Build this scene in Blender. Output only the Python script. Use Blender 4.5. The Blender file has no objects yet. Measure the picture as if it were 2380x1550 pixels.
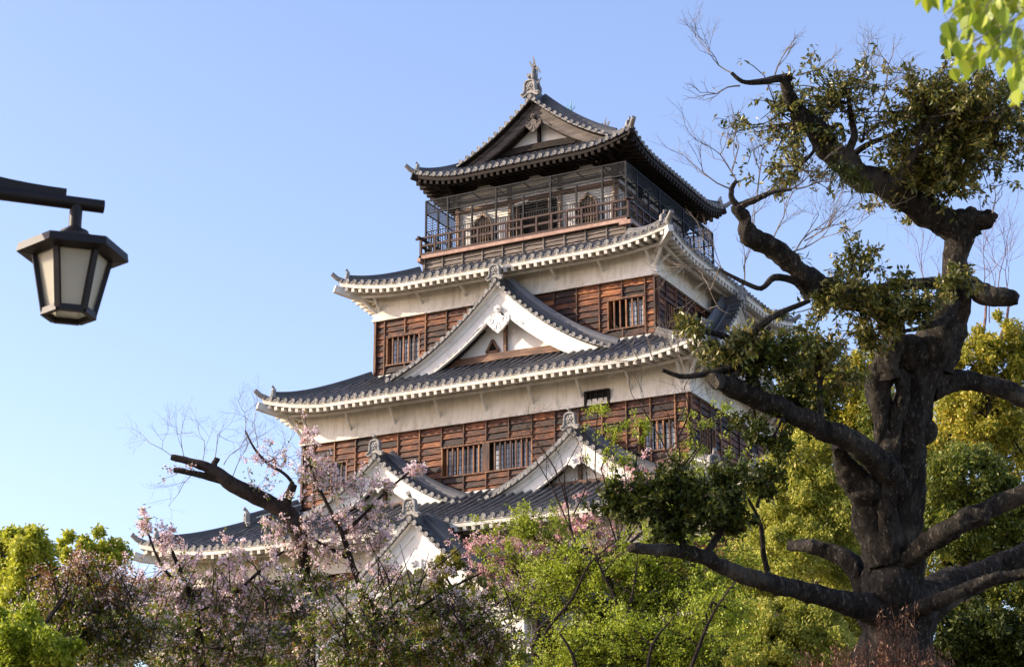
import bpy, math, random
import numpy as np
from mathutils import Vector, Matrix

# ------------------------------------------------------------------ camera, world, sun, exposure
S = bpy.context.scene
COL = S.collection
CAM = np.array([35.5757, -73.8561, 1.6]); YAW = 0.48245; PITCH = 0.30880; ROLL = 0.00244; FP = 4500.0
cam_d = bpy.data.cameras.new('camera'); cam = bpy.data.objects.new('camera', cam_d); COL.objects.link(cam)
cam_d.sensor_width = 36; cam_d.lens = FP/2380*36; cam_d.clip_start = .05; cam_d.clip_end = 20000
cam.location = CAM
cam.rotation_euler = (Matrix.Rotation(YAW,3,'Z') @ Matrix.Rotation(math.pi/2+PITCH,3,'X') @ Matrix.Rotation(-ROLL,3,'Z')).to_euler()
cam_d.dof.use_dof = True; cam_d.dof.focus_distance = 60; cam_d.dof.aperture_fstop = 11
S.camera = cam

AZ = math.radians(62); EL = math.radians(22.5)          # sun: angle left of the facade's normal, height
SUN = Vector((-math.sin(AZ)*math.cos(EL), -math.cos(AZ)*math.cos(EL), math.sin(EL)))
sd = bpy.data.lights.new('sun', 'SUN'); so = bpy.data.objects.new('sun', sd); COL.objects.link(so)
sd.energy = 3.35; sd.angle = math.radians(.5); sd.color = (1, .85, .66)
so.location = (-60, -60, 80); so.rotation_euler = SUN.to_track_quat('Z', 'Y').to_euler()
W = bpy.data.worlds.new('World'); S.world = W; W.use_nodes = True
nt = W.node_tree; sky = nt.nodes.new('ShaderNodeTexSky'); sky.sky_type = 'NISHITA'; sky.sun_disc = False
sky.sun_elevation = EL; sky.sun_rotation = math.atan2(SUN.x, SUN.y); sky.air_density = 1.0; sky.dust_density = 1.5; sky.ozone_density = 2.6
bg = nt.nodes['Background']; bg.inputs['Strength'].default_value = .15
tm_ = nt.nodes.new('ShaderNodeMix'); tm_.data_type = 'RGBA'; tm_.blend_type = 'MULTIPLY'; tm_.inputs[0].default_value = 1; tm_.inputs[7].default_value = (1.13, .975, 1.02, 1)
nt.links.new(sky.outputs[0], tm_.inputs[6]); nt.links.new(tm_.outputs[2], bg.inputs['Color'])
S.view_settings.view_transform = 'Standard'; S.view_settings.look = 'None'; S.view_settings.gamma = 1
S.view_settings.exposure = 1.2
S.render.engine = 'CYCLES'

# ------------------------------------------------------------------ helpers
_F = np.array([-math.sin(YAW)*math.cos(PITCH), math.cos(YAW)*math.cos(PITCH), math.sin(PITCH)])
_R = np.array([math.cos(YAW), math.sin(YAW), 0.]); _U = np.cross(_R, _F)
def at(px, py, D):
    """point seen at photo position (px,py; 2380 px wide) at depth D metres"""
    x, y = px-1190, 775-py; c, s = math.cos(ROLL), math.sin(-ROLL)
    x, y = x*c-y*s, x*s+y*c
    return CAM + (_F + _R*x/FP + _U*y/FP)*D
def ground_z(x, y):
    d = (x-CAM[0])*(-math.sin(YAW)) + (y-CAM[1])*math.cos(YAW)
    t = min(1, max(0, (d-9)/14.)); return 3.2*t*t*(3-2*t)

class MB:
    def __init__(s): s.v = []; s.f = []; s.uv = None
    def add(s, vs, fs):
        o = len(s.v); s.v += [tuple(map(float, p)) for p in vs]; s.f += [tuple(i+o for i in f) for f in fs]
    def box(s, c, d, M=None):
        x, y, z = d[0]/2, d[1]/2, d[2]/2
        vs = [(-x,-y,-z),(x,-y,-z),(x,y,-z),(-x,y,-z),(-x,-y,z),(x,-y,z),(x,y,z),(-x,y,z)]
        if M is not None: vs = [M @ Vector(v) for v in vs]
        s.add([(v[0]+c[0], v[1]+c[1], v[2]+c[2]) for v in vs], [(0,3,2,1),(4,5,6,7),(0,1,5,4),(1,2,6,5),(2,3,7,6),(3,0,4,7)])
    def hexa(s, p):      # 8 points bottom ring then top ring
        s.add(p, [(0,3,2,1),(4,5,6,7),(0,1,5,4),(1,2,6,5),(2,3,7,6),(3,0,4,7)])
    def bar(s, a, b, w, h=None, up=(0,0,1)):
        h = h or w; a = Vector(a); b = Vector(b); t = (b-a).normalized(); u = Vector(up)
        if abs(t.dot(u)) > .98: u = Vector((0,1,0))
        r = t.cross(u).normalized()*w/2; u = r.cross(t).normalized()*h/2
        s.hexa([a-r-u, a+r-u, b+r-u, b-r-u, a-r+u, a+r+u, b+r+u, b-r+u])
    def tube(s, path, rad, n=8, cap=True, flat=1.0):
        P = [Vector(p) for p in path]; m = len(P)
        if not hasattr(rad, '__len__'): rad = [rad]*m
        u = None; rings = []
        for i in range(m):
            t = (P[min(i+1, m-1)]-P[max(i-1, 0)]).normalized()
            if u is None: u = t.orthogonal().normalized()
            u = (u - t*u.dot(t)).normalized(); w = t.cross(u)
            rings += [P[i]+(u*math.cos(2*math.pi*k/n)+w*math.sin(2*math.pi*k/n)*flat)*rad[i] for k in range(n)]
        fs = [(i*n+k, i*n+(k+1)%n, (i+1)*n+(k+1)%n, (i+1)*n+k) for i in range(m-1) for k in range(n)]
        if cap: fs += [tuple(range(n-1,-1,-1)), tuple((m-1)*n+k for k in range(n))]
        s.add(rings, fs)
    def lathe(s, c, axis, prof, n=14):   # prof: (radius, height along axis)
        ax = Vector(axis).normalized(); u = ax.orthogonal().normalized(); w = ax.cross(u); c = Vector(c); vs = []
        for r, h in prof: vs += [c+ax*h+(u*math.cos(2*math.pi*k/n)+w*math.sin(2*math.pi*k/n))*r for k in range(n)]
        m = len(prof)
        s.add(vs, [(i*n+k, i*n+(k+1)%n, (i+1)*n+(k+1)%n, (i+1)*n+k) for i in range(m-1) for k in range(n)]+[tuple(range(n-1,-1,-1)), tuple((m-1)*n+k for k in range(n))])
    def prism(s, pts, O, A, B, T):       # outline pts (a,b) in the plane O+aA+bB, extruded by T
        O, A, B, T = map(Vector, (O, A, B, T)); n = len(pts)
        f = [O+A*a+B*b for a, b in pts]; s.add(f+[p+T for p in f], [tuple(range(n)), tuple(range(2*n-1, n-1, -1))]+[(i, i+n, (i+1)%n+n, (i+1)%n) for i in range(n)])
    def sweep(s, prof, path, side, cap=True):   # closed profile (u sideways, v up) along a path; side = sideways dir or fn(i)
        P = [Vector(p) for p in path]; m = len(P); n = len(prof); vs = []
        for i in range(m):
            sd_ = Vector(side); t = (P[min(i+1,m-1)]-P[max(i-1,0)]).normalized(); up = sd_.cross(t).normalized()
            if up.z < 0: up = -up
            vs += [P[i]+sd_*a+up*b for a, b in prof]
        fs = [(i*n+k, i*n+(k+1)%n, (i+1)*n+(k+1)%n, (i+1)*n+k) for i in range(m-1) for k in range(n)]
        if cap: fs += [tuple(range(n-1,-1,-1)), tuple((m-1)*n+k for k in range(n))]
        s.add(vs, fs)
    def build(s, name, mat, parent=None, smooth=False, origin=(0,0,0), bevel=0):
        me = bpy.data.meshes.new(name); o = Vector(origin)
        me.from_pydata([(v[0]-o[0], v[1]-o[1], v[2]-o[2]) for v in s.v], [], s.f); me.update()
        if smooth:
            me.polygons.foreach_set('use_smooth', [True]*len(me.polygons)); me.set_sharp_from_angle(angle=math.radians(40))
        return link(name, me, mat, parent, origin, bevel)
def wloc(o):
    l = Vector((0,0,0))
    while o: l = l+o.location; o = o.parent
    return l
def link(name, me, mat, parent=None, origin=(0,0,0), bevel=0):
    ob = bpy.data.objects.new(name, me); COL.objects.link(ob)
    if mat is not None:
        for m_ in (mat if isinstance(mat, (list, tuple)) else [mat]): me.materials.append(m_)
    if parent: ob.parent = parent
    ob.location = Vector(origin)-(wloc(parent) if parent else Vector((0,0,0)))
    if bevel:
        b = ob.modifiers.new('bevel', 'BEVEL'); b.width = bevel; b.segments = 1; b.limit_method = 'ANGLE'; b.angle_limit = .9
    return ob
def tag(o, label=None, cat=None, group=None, kind=None):
    for k, v in (('label', label), ('category', cat), ('group', group), ('kind', kind)):
        if v: o[k] = v
    return o
def empty(name, loc, label, cat, group=None):
    o = bpy.data.objects.new(name, None); COL.objects.link(o); o.location = Vector(loc); o.empty_display_size = .3
    return tag(o, label, cat, group)
def catmull(pts, k=4):
    P = [np.array(p, float) for p in pts]; out = []
    for i in range(len(P)-1):
        a = P[max(i-1,0)]; b = P[i]; c = P[i+1]; d = P[min(i+2,len(P)-1)]
        for j in range(k):
            t = j/k; out.append(.5*((2*b)+(c-a)*t+(2*a-5*b+4*c-d)*t*t+(3*b-a-3*c+d)*t**3))
    out.append(P[-1]); return out

# ------------------------------------------------------------------ materials
def mat(name, base=(.5,.5,.5), rough=.7, spec=.3):
    m = bpy.data.materials.new(name); m.use_nodes = True; b = m.node_tree.nodes['Principled BSDF']
    b.inputs['Base Color'].default_value = (*base, 1); b.inputs['Roughness'].default_value = rough; b.inputs['Specular IOR Level'].default_value = spec
    return m, m.node_tree, b
def ramp(nt, fac, stops, interp='LINEAR'):
    r = nt.nodes.new('ShaderNodeValToRGB'); r.color_ramp.interpolation = interp
    while len(r.color_ramp.elements) < len(stops): r.color_ramp.elements.new(.5)
    for e, (p, c) in zip(r.color_ramp.elements, stops): e.position = p; e.color = (*c, 1)
    nt.links.new(fac, r.inputs[0]); return r.outputs[0]
def noise(nt, scale, vscale=(1,1,1), detail=4, rough=.55, rot=(0,0,0)):
    tc = nt.nodes.new('ShaderNodeTexCoord'); mp = nt.nodes.new('ShaderNodeMapping'); mp.inputs['Scale'].default_value = vscale; mp.inputs['Rotation'].default_value = rot
    n = nt.nodes.new('ShaderNodeTexNoise'); n.inputs['Scale'].default_value = scale; n.inputs['Detail'].default_value = detail; n.inputs['Roughness'].default_value = rough
    nt.links.new(tc.outputs['Object'], mp.inputs[0]); nt.links.new(mp.outputs[0], n.inputs[0]); return n.outputs[0]
def math_n(nt, op, a, b):
    n = nt.nodes.new('ShaderNodeMath'); n.operation = op; n.use_clamp = False
    for i, v in enumerate((a, b)):
        if isinstance(v, (int, float)): n.inputs[i].default_value = v
        else: nt.links.new(v, n.inputs[i])
    return n.outputs[0]
def bump(nt, b, h, dist=.02, strength=.6):
    n = nt.nodes.new('ShaderNodeBump'); n.inputs['Distance'].default_value = dist; n.inputs['Strength'].default_value = strength
    nt.links.new(h, n.inputs['Height']); nt.links.new(n.outputs[0], b.inputs['Normal'])
def island(nt):
    g = nt.nodes.new('ShaderNodeNewGeometry'); return g.outputs['Random Per Island']
def mixc(nt, fac, a, b, mode='MIX'):
    n = nt.nodes.new('ShaderNodeMix'); n.data_type = 'RGBA'; n.blend_type = mode
    for i, v in ((0, fac), (6, a), (7, b)):
        if isinstance(v, (int, float)): n.inputs[i].default_value = v
        elif isinstance(v, tuple): n.inputs[i].default_value = (*v, 1)
        else: nt.links.new(v, n.inputs[i])
    return n.outputs[2]

def simple(name, c1, c2, scale=3, rough=.7, spec=.3, vs=(1,1,1), bd=.01, bs=.4, isl=0.):
    m, nt, b = mat(name, c1, rough, spec); n = noise(nt, scale, vs, 6)
    c = ramp(nt, n, [(.3, c1), (.7, c2)])
    if isl:
        c = mixc(nt, isl, c, ramp(nt, island(nt), [(0, tuple(v*.35 for v in c1)), (1, tuple(min(1, v*1.7) for v in c2))]))
    nt.links.new(c, b.inputs['Base Color']); bump(nt, b, noise(nt, scale*4, vs, 6), bd, bs); return m
M = {}
M['tile'] = simple('roof_tile', (.045,.047,.052), (.11,.11,.112), 2.2, .45, .4, (1,1,1), .006, .5, .45)
M['tile_end'] = simple('roof_tile_end', (.17,.165,.155), (.33,.315,.285), 5, .6, .3, (1,1,1), .005, .4, .3)
M['tile_mid'] = simple('ornament_tile', (.05,.052,.055), (.14,.135,.125), 6, .5, .4, (1,1,1), .005, .5, .2)
m, nt, b = mat('plaster', (.75,.72,.64), .85, .15)
n1 = noise(nt, .55, (1,1,.45), 7, .62); n2 = noise(nt, 5, (1,1,.3), 6, .7)
c = ramp(nt, n1, [(.28, (.62,.57,.47)), (.45, (.76,.71,.61)), (.62, (.83,.79,.70))])
c = mixc(nt, .22, c, ramp(nt, n2, [(.32, (.45,.38,.28)), (.58, (1,.98,.94))]), 'MULTIPLY')
n3 = noise(nt, 2.2, (1.6,1.6,.16), 7, .7); c = mixc(nt, .55, c, ramp(nt, n3, [(.30, (.56,.48,.36)), (.50, (1,.985,.95))]), 'MULTIPLY')
nt.links.new(c, b.inputs['Base Color']); bump(nt, b, n2, .01, .25); M['plaster'] = m
m, nt, b = mat('white_lime', (.8,.78,.72), .75, .2)
n1 = noise(nt, 2.6, (1,1,1), 8, .65)
c = ramp(nt, n1, [(.22, (.52,.48,.40)), (.42, (.76,.73,.66)), (.7, (.83,.81,.75))])
nt.links.new(c, b.inputs['Base Color']); bump(nt, b, noise(nt, 9, (1,1,1), 5), .006, .25); M['white'] = m
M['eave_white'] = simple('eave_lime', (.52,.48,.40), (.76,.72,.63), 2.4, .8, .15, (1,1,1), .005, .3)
M['soffit'] = simple('soffit_lime', (.26,.23,.18), (.48,.44,.36), 2.0, .9, .1, (1,1,1), .005, .3)  # dirty lime, darkened further for the shade between the rafters
M['mortar'] = simple('lime_mortar', (.42,.40,.35), (.78,.75,.68), 9, .8, .2, (1,1,1), .008, .5)
def wood(name, stops, isl_dark, vs=(.55,.55,7), scale=2.2, rough=.62, bd=.012):
    m, nt, b = mat(name, (.2,.1,.05), rough, .35)
    n1 = noise(nt, scale, vs, 9, .68); n2 = noise(nt, 1.1, (1,1,1), 3, .5)
    f = math_n(nt, 'ADD', math_n(nt, 'MULTIPLY', n1, .8), math_n(nt, 'MULTIPLY', n2, .2))
    f = math_n(nt, 'ADD', f, math_n(nt, 'MULTIPLY', math_n(nt, 'SUBTRACT', island(nt), .5), isl_dark))
    nt.links.new(ramp(nt, f, stops), b.inputs['Base Color']); bump(nt, b, noise(nt, scale*2, (vs[0], vs[1], vs[2]*2), 8, .7), bd, .8); return m
M['boards'] = wood('charred_boards', [(.40,(.008,.005,.004)), (.48,(.038,.013,.007)), (.555,(.135,.042,.014)), (.635,(.31,.108,.031)), (.78,(.50,.225,.075))], .17, (.8,.8,9), 2.6)
M['batten'] = wood('batten_wood', [(.35,(.025,.011,.007)), (.5,(.10,.040,.018)), (.68,(.34,.16,.065))], .22, (5,5,.5))
M['greywood'] = wood('weathered_grey_wood', [(.32,(.05,.04,.032)), (.48,(.13,.105,.085)), (.7,(.26,.215,.17))], .12)
M['darkwood'] = simple('dark_timber', (.008,.006,.005), (.026,.018,.013), 4, .75, .2, (1,1,1), .01, .4)
M['brownbeam'] = wood('brown_beam', [(.33,(.035,.018,.012)), (.5,(.12,.06,.032)), (.68,(.30,.17,.095))], .12, (.5,.5,4))
M['hafu'] = wood('weathered_barge_board', [(.33,(.030,.023,.019)), (.5,(.085,.068,.056)), (.7,(.20,.165,.135))], .05, (.4,.4,5))
M['redrail'] = simple('red_brown_rail', (.022,.010,.008), (.07,.034,.025), 6, .6, .3)
M['pinkbeam'] = simple('floor_edge_beam', (.28,.17,.125), (.46,.31,.24), 5, .7, .2)
M['metal'] = simple('black_metal', (.006,.0065,.007), (.018,.019,.02), 8, .6, .2)
M['dark'] = simple('dark_interior', (.008,.007,.006), (.016,.014,.012), 3, .9, .1)
M['plank5'] = wood('sunbleached_wood', [(.3,(.12,.075,.045)), (.5,(.30,.20,.13)), (.7,(.50,.38,.27))], .15, (6,6,.6))
m, nt, b = mat('window_pane', (.62,.66,.68), .25, .6); nt.links.new(ramp(nt, noise(nt, 1.5, (1,1,1), 3), [(.35,(.18,.20,.22)), (.65,(.50,.54,.57))]), b.inputs['Base Color']); M['pane'] = m
M['copper'] = simple('green_copper', (.12,.38,.33), (.22,.5,.43), 8, .6, .3)
M['stone'] = None
m, nt, b = mat('stone_wall', (.3,.28,.25), .9, .2)
tc = nt.nodes.new('ShaderNodeTexCoord'); vo = nt.nodes.new('ShaderNodeTexVoronoi'); vo.inputs['Scale'].default_value = 1.1; nt.links.new(tc.outputs['Object'], vo.inputs[0])
v2 = nt.nodes.new('ShaderNodeTexVoronoi'); v2.feature = 'DISTANCE_TO_EDGE'; v2.inputs['Scale'].default_value = 1.1; nt.links.new(tc.outputs['Object'], v2.inputs[0])
sx = nt.nodes.new('ShaderNodeSeparateColor'); nt.links.new(vo.outputs['Color'], sx.inputs[0])
c = ramp(nt, sx.outputs[0], [(0,(.16,.15,.13)), (1,(.36,.34,.30))]); c = mixc(nt, ramp(nt, v2.outputs['Distance'], [(0,(0,0,0)), (.06,(1,1,1))]), (.03,.028,.025), c)
nt.links.new(c, b.inputs['Base Color']); bump(nt, b, v2.outputs['Distance'], .1, .6); M['stone'] = m
def barkm(name, c1, c2, c3, scale=5):
    m, nt, b = mat(name, c1, .9, .15); n1 = noise(nt, scale, (1,1,.35), 8, .7); n2 = noise(nt, 1.3, (1,1,1), 5, .6)
    c = ramp(nt, n1, [(.33, c1), (.62, c2)]); c = mixc(nt, ramp(nt, n2, [(.52,(0,0,0)), (.66,(.75,.75,.75))]), c, c3)
    nt.links.new(c, b.inputs['Base Color']); n4 = noise(nt, scale*3.2, (1,1,.5), 6, .75); c = mixc(nt, ramp(nt, n4, [(.56,(0,0,0)), (.66,(.8,.8,.8))]), c, tuple(min(1, v*1.7) for v in c3)); c = mixc(nt, ramp(nt, n4, [(.34,(.85,.85,.85)), (.44,(0,0,0))]), c, tuple(v*.5 for v in c1))
    nt.links.new(c, b.inputs['Base Color']); bump(nt, b, math_n(nt, 'ADD', n1, n4), .09, 1.0); return m
M['bark'] = barkm('old_bark', (.008,.007,.006), (.056,.048,.039), (.16,.138,.105), 7)
M['bark_dark'] = barkm('cherry_bark', (.018,.013,.011), (.06,.045,.038), (.09,.07,.055), 12)
M['twig'] = simple('twig_bark', (.10,.08,.06), (.26,.22,.175), 6, .85, .15)
M['twig_dark'] = simple('dark_twig_bark', (.022,.015,.012), (.07,.05,.04), 6, .85, .15)
M['twig_dry'] = simple('dry_twig_bark', (.045,.022,.014), (.13,.07,.045), 6, .85, .15)
M['twig_red'] = simple('reddish_twig_bark', (.14,.085,.08), (.26,.17,.155), 6, .85, .15)
def leaf(name, stops, trans=.35, rough=.45, spec=.4, tint=None, noise_amt=.5):
    m = bpy.data.materials.new(name); m.use_nodes = True; nt = m.node_tree; b = nt.nodes['Principled BSDF']; out = nt.nodes['Material Output']
    b.inputs['Roughness'].default_value = rough; b.inputs['Specular IOR Level'].default_value = spec
    f = math_n(nt, 'ADD', math_n(nt, 'MULTIPLY', island(nt), 1-noise_amt*.6), math_n(nt, 'MULTIPLY', math_n(nt, 'SUBTRACT', noise(nt, 1.6, (1,1,1), 3, .6), .32), noise_amt*1.3))
    c = ramp(nt, f, stops); nt.links.new(c, b.inputs['Base Color'])
    t = nt.nodes.new('ShaderNodeBsdfTranslucent'); nt.links.new(c, t.inputs['Color'])
    mx = nt.nodes.new('ShaderNodeMixShader'); mx.inputs[0].default_value = trans
    nt.links.new(b.outputs[0], mx.inputs[1]); nt.links.new(t.outputs[0], mx.inputs[2]); nt.links.new(mx.outputs[0], out.inputs[0]); return m
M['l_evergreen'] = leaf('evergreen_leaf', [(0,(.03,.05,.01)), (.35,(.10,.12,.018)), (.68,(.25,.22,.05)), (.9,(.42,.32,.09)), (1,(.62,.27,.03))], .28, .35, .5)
M['l_dark'] = leaf('dark_and_shaded_leaf', [(0,(.016,.028,.004)), (.5,(.05,.068,.008)), (1,(.13,.13,.018))], .22, .5, .25)  # deep green leaf; also carries the shade of the lower evergreen tufts as colour
M['l_yellow'] = leaf('camphor_spring_leaf', [(0,(.10,.14,.018)), (.35,(.30,.33,.04)), (.7,(.54,.51,.09)), (.95,(.70,.62,.18)), (1,(.48,.16,.05))], .42)
M['l_lime'] = leaf('lime_spring_leaf', [(0,(.20,.25,.025)), (.4,(.42,.46,.04)), (.8,(.64,.62,.09)), (1,(.74,.68,.16))], .5)
M['l_orange'] = leaf('golden_spring_leaf', [(0,(.10,.125,.014)), (.35,(.30,.31,.035)), (.72,(.52,.44,.055)), (.9,(.58,.38,.05)), (1,(.52,.18,.04))], .4)
M['l_mid'] = leaf('mid_green_leaf', [(0,(.035,.06,.008)), (.4,(.12,.16,.02)), (.8,(.28,.28,.04)), (1,(.45,.36,.06))], .34)
M['l_maple'] = leaf('maple_leaf', [(0,(.14,.20,.012)), (.45,(.34,.41,.025)), (1,(.54,.57,.07))], .42)
M['l_olive'] = leaf('olive_young_leaf', [(0,(.08,.09,.015)), (.5,(.24,.22,.03)), (1,(.46,.38,.06))], .35)
M['l_bronze'] = leaf('cherry_young_leaf', [(0,(.045,.085,.010)), (.45,(.16,.22,.022)), (.68,(.30,.32,.035)), (.82,(.32,.16,.035)), (1,(.36,.08,.05))], .38)
M['l_red'] = leaf('cherry_red_leaf', [(0,(.16,.055,.03)), (.35,(.30,.12,.05)), (.6,(.30,.24,.04)), (1,(.26,.32,.045))], .35)
M['blossom'] = leaf('cherry_blossom', [(0,(.74,.42,.42)), (.3,(.86,.66,.66)), (1,(.92,.86,.86))], .30, .7, .1)
M['blossom_p'] = leaf('pink_blossom', [(0,(.60,.24,.24)), (.4,(.80,.48,.48)), (1,(.90,.74,.74))], .30, .7, .1)
M['l_near'] = leaf('near_leaf', [(0,(.10,.17,.015)), (.5,(.26,.36,.03)), (1,(.48,.52,.04))], .5, .4, .4, None, .15)
M['l_dry'] = leaf('dry_leaf', [(0,(.10,.045,.025)), (.6,(.22,.11,.06)), (1,(.34,.19,.10))], .25)
M['l_fern'] = leaf('fern_leaf', [(0,(.07,.10,.015)), (1,(.22,.24,.04))], .35)
M['ground'] = simple('ground', (.15,.125,.085), (.24,.20,.14), .6, .95, .1)

# ------------------------------------------------------------------ the castle keep
rnd = random.Random(7)
keep = empty('castle_keep', (0,0,3.2), 'five-storey castle keep with grey tiled roofs, white plaster and dark timber boards', 'castle')
def L(k, a, b, z): return ((a,-b,z), (b,a,z), (-a,b,z), (-b,-a,z))[k]
def halves(k, w, d): return (w, d) if k in (0, 2) else (d, w)
class Tier:
    def __init__(s, we, de, ze, wi, di, zi, lift=.6, arm=3.2, conc=.16):
        s.we, s.de, s.ze, s.wi, s.di, s.zi, s.lift, s.arm, s.c = we, de, ze, wi, di, zi, lift, arm, conc
    def up(s, x, y):
        p = max(0, (abs(x)-(s.we-s.arm))/s.arm); q = max(0, (abs(y)-(s.de-s.arm))/s.arm); return s.lift*(p**1.9)*(q**1.9)
    def H(s, x, y):
        f = min((s.we-abs(x))/(s.we-s.wi), (s.de-abs(y))/(s.de-s.di)); f = max(-.05, min(1, f))
        return s.ze+(s.zi-s.ze)*(f*(1-s.c)+s.c*f*f)+s.up(x, y)
    def Hs(s, k, a, b): q = L(k, a, b, 0); return s.H(q[0], q[1])
    def Zs(s, k, a, b):       # line of the rafters' underside
        q = L(k, a, b, 0); o = max(0, min(s.we-abs(q[0]), s.de-abs(q[1]))); return s.ze+s.up(q[0], q[1])+.22*o
    def e(s, k): return halves(k, s.we, s.de)
    def i(s, k): return halves(k, s.wi, s.di)
def halfround(mb, pts, side, r=.078, step=True, n=5):
    """row of half-round cover tiles along pts; side = horizontal sideways direction; each tile overlaps the next"""
    P = [Vector(p) for p in pts]; sv = Vector(side); m = len(P); vs = []; cnt = 0
    for i in range(m):
        t = (P[min(i+1,m-1)]-P[max(i-1,0)]).normalized(); up = sv.cross(t).normalized()
        if up.z < 0: up = -up
        for rr in ((r*.9, r*1.06) if (step and 0 < i < m-1) else ((r*1.06,) if i == 0 else (r*.9,))):
            vs += [P[i]+sv*math.cos(math.pi*j/(n-1))*rr+up*(math.sin(math.pi*j/(n-1))*rr*1.05+.01) for j in range(n)]; cnt += 1
    mb.add(vs, [(i*n+j, i*n+j+1, (i+1)*n+j+1, (i+1)*n+j) for i in range(cnt-1) for j in range(n-1)])
DISC = [(.0,.0),(.098,.0),(.104,.012),(.104,.03),(.096,.038),(.082,.036),(.078,.022),(.05,.022),(.045,.034),(.018,.036),(.012,.028),(.0,.028)]
def disc(mb, c, axis, s=1.0, n=12): mb.lathe(c, axis, [(max(.001, r)*s, h*s) for r, h in DISC], n)
def resample(fn, l, st): n = max(1, int(round(l/st))); return [fn(i/n) for i in range(n+1)]

def ring(mb, T, o1, o2, z1, z2, nu=48, zf=None):
    for k in range(4):
        Ae, Be = T.e(k); vs = []
        for i in range(nu+1):
            u = -1+2*i/nu; ze = (T.Hs(k, u*Ae, Be) if zf is None else zf(k, u*Ae, Be))
            for o, z in ((o1, z1), (o2, z1), (o2, z2), (o1, z2)): vs.append(L(k, u*(Ae-o), Be-o, ze+z))
        mb.add(vs, [(i*4+j, i*4+(j+1)%4, (i+1)*4+(j+1)%4, (i+1)*4+j) for i in range(nu) for j in range(4)])

KUDARI = [(-.14,-.05),(-.14,.10),(-.12,.11),(-.12,.20),(-.105,.21),(-.105,.30),(-.09,.31),(-.09,.40),(-.08,.42),(-.05,.50),(0,.53),(.05,.50),(.08,.42),(.09,.40),(.09,.31),(.105,.30),(.105,.21),(.12,.20),(.12,.11),(.14,.10),(.14,-.05)]
RIDGE = [(-.17,-.1),(-.17,.06),(-.145,.07),(-.145,.15),(-.125,.16),(-.125,.23),(-.105,.24),(-.105,.30),(-.085,.31),(-.07,.38),(0,.41),(.07,.38),(.085,.31),(.105,.30),(.105,.24),(.125,.23),(.125,.16),(.145,.15),(.145,.07),(.17,.06),(.17,-.1)]
def ridgep(s, h=1.0): return [(a*s, b*h) for a, b in RIDGE]

# end tile (onigawara): flared plate with raised rim and a petalled crest, horn tile on top
def oni_parts(s=1.0, horn=True):
    body, rim = MB(), MB()
    out = [(-.40,.02),(-.41,.10),(-.35,.14),(-.30,.13),(-.26,.22),(-.245,.50),(-.20,.60),(-.10,.645),(.10,.645),(.20,.60),(.245,.50),(.26,.22),(.30,.13),(.35,.14),(.41,.10),(.40,.02),(.30,-.06),(.18,.0),(.08,.07),(-.08,.07),(-.18,.0),(-.30,-.06)]
    body.prism([(a*s, b*s) for a, b in out], (0,.02,0), (1,0,0), (0,0,1), (0,.14*s,0))
    path = [(-.37,.05),(-.32,.085),(-.255,.10),(-.22,.22),(-.205,.49),(-.165,.56),(-.09,.60),(.09,.60),(.165,.56),(.205,.49),(.22,.22),(.255,.10),(.32,.085),(.37,.05)]
    rim.tube([(a*s, .0, b*s) for a, b in path], .042*s, 6)
    rim.lathe((0,.03*s,.36*s), (0,-1,0), [(.05*s,0),(.05*s,.05*s),(.02*s,.07*s)], 8)
    for j in range(6):
        a = j*math.pi/3; rim.lathe((math.cos(a)*.095*s, .03*s, .36*s+math.sin(a)*.10*s), (0,-1,0), [(.048*s,0),(.042*s,.035*s),(.015*s,.045*s)], 7)
    rim.tube([(-.12*s,.0,.20*s),(0,.0,.25*s),(.12*s,.0,.20*s)], .02*s, 5)
    h = None
    if horn:
        h = MB(); h.tube([(0,.12*s,.60*s),(0,.06*s,.70*s),(0,-.06*s,.79*s)], [.06*s,.062*s,.075*s], 10); disc(h, (0,-.05*s,.785*s), (0,-.85,.35), .85*s)
    return body, rim, h
ONI = {}
def put_oni(parent, pos, facing, s=1.0, horn=True, tilt=0):
    key = (s, horn)
    if key not in ONI:
        b, r, h = oni_parts(s, horn); ms = []
        for mb_ in (b, r, h):
            if mb_ is None: ms.append(None); continue
            me = bpy.data.meshes.new('onigawara'); me.from_pydata(mb_.v, [], mb_.f); me.update(); me.materials.append(M['tile_end']); ms.append(me)
        ONI[key] = ms
    q = Vector((facing[0], facing[1], 0)).normalized(); ang = math.atan2(q.x, -q.y)
    root = None
    for nm, me in zip(('ridge_end_tile', 'crest', 'horn_tile'), ONI[key]):
        if me is None: continue
        o = bpy.data.objects.new(nm, me); COL.objects.link(o)
        if root is None:
            root = o; o.parent = parent; o.location = Vector(pos)-wloc(parent); o.rotation_euler = (tilt, 0, ang)
        else: o.parent = root
    return root

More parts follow.
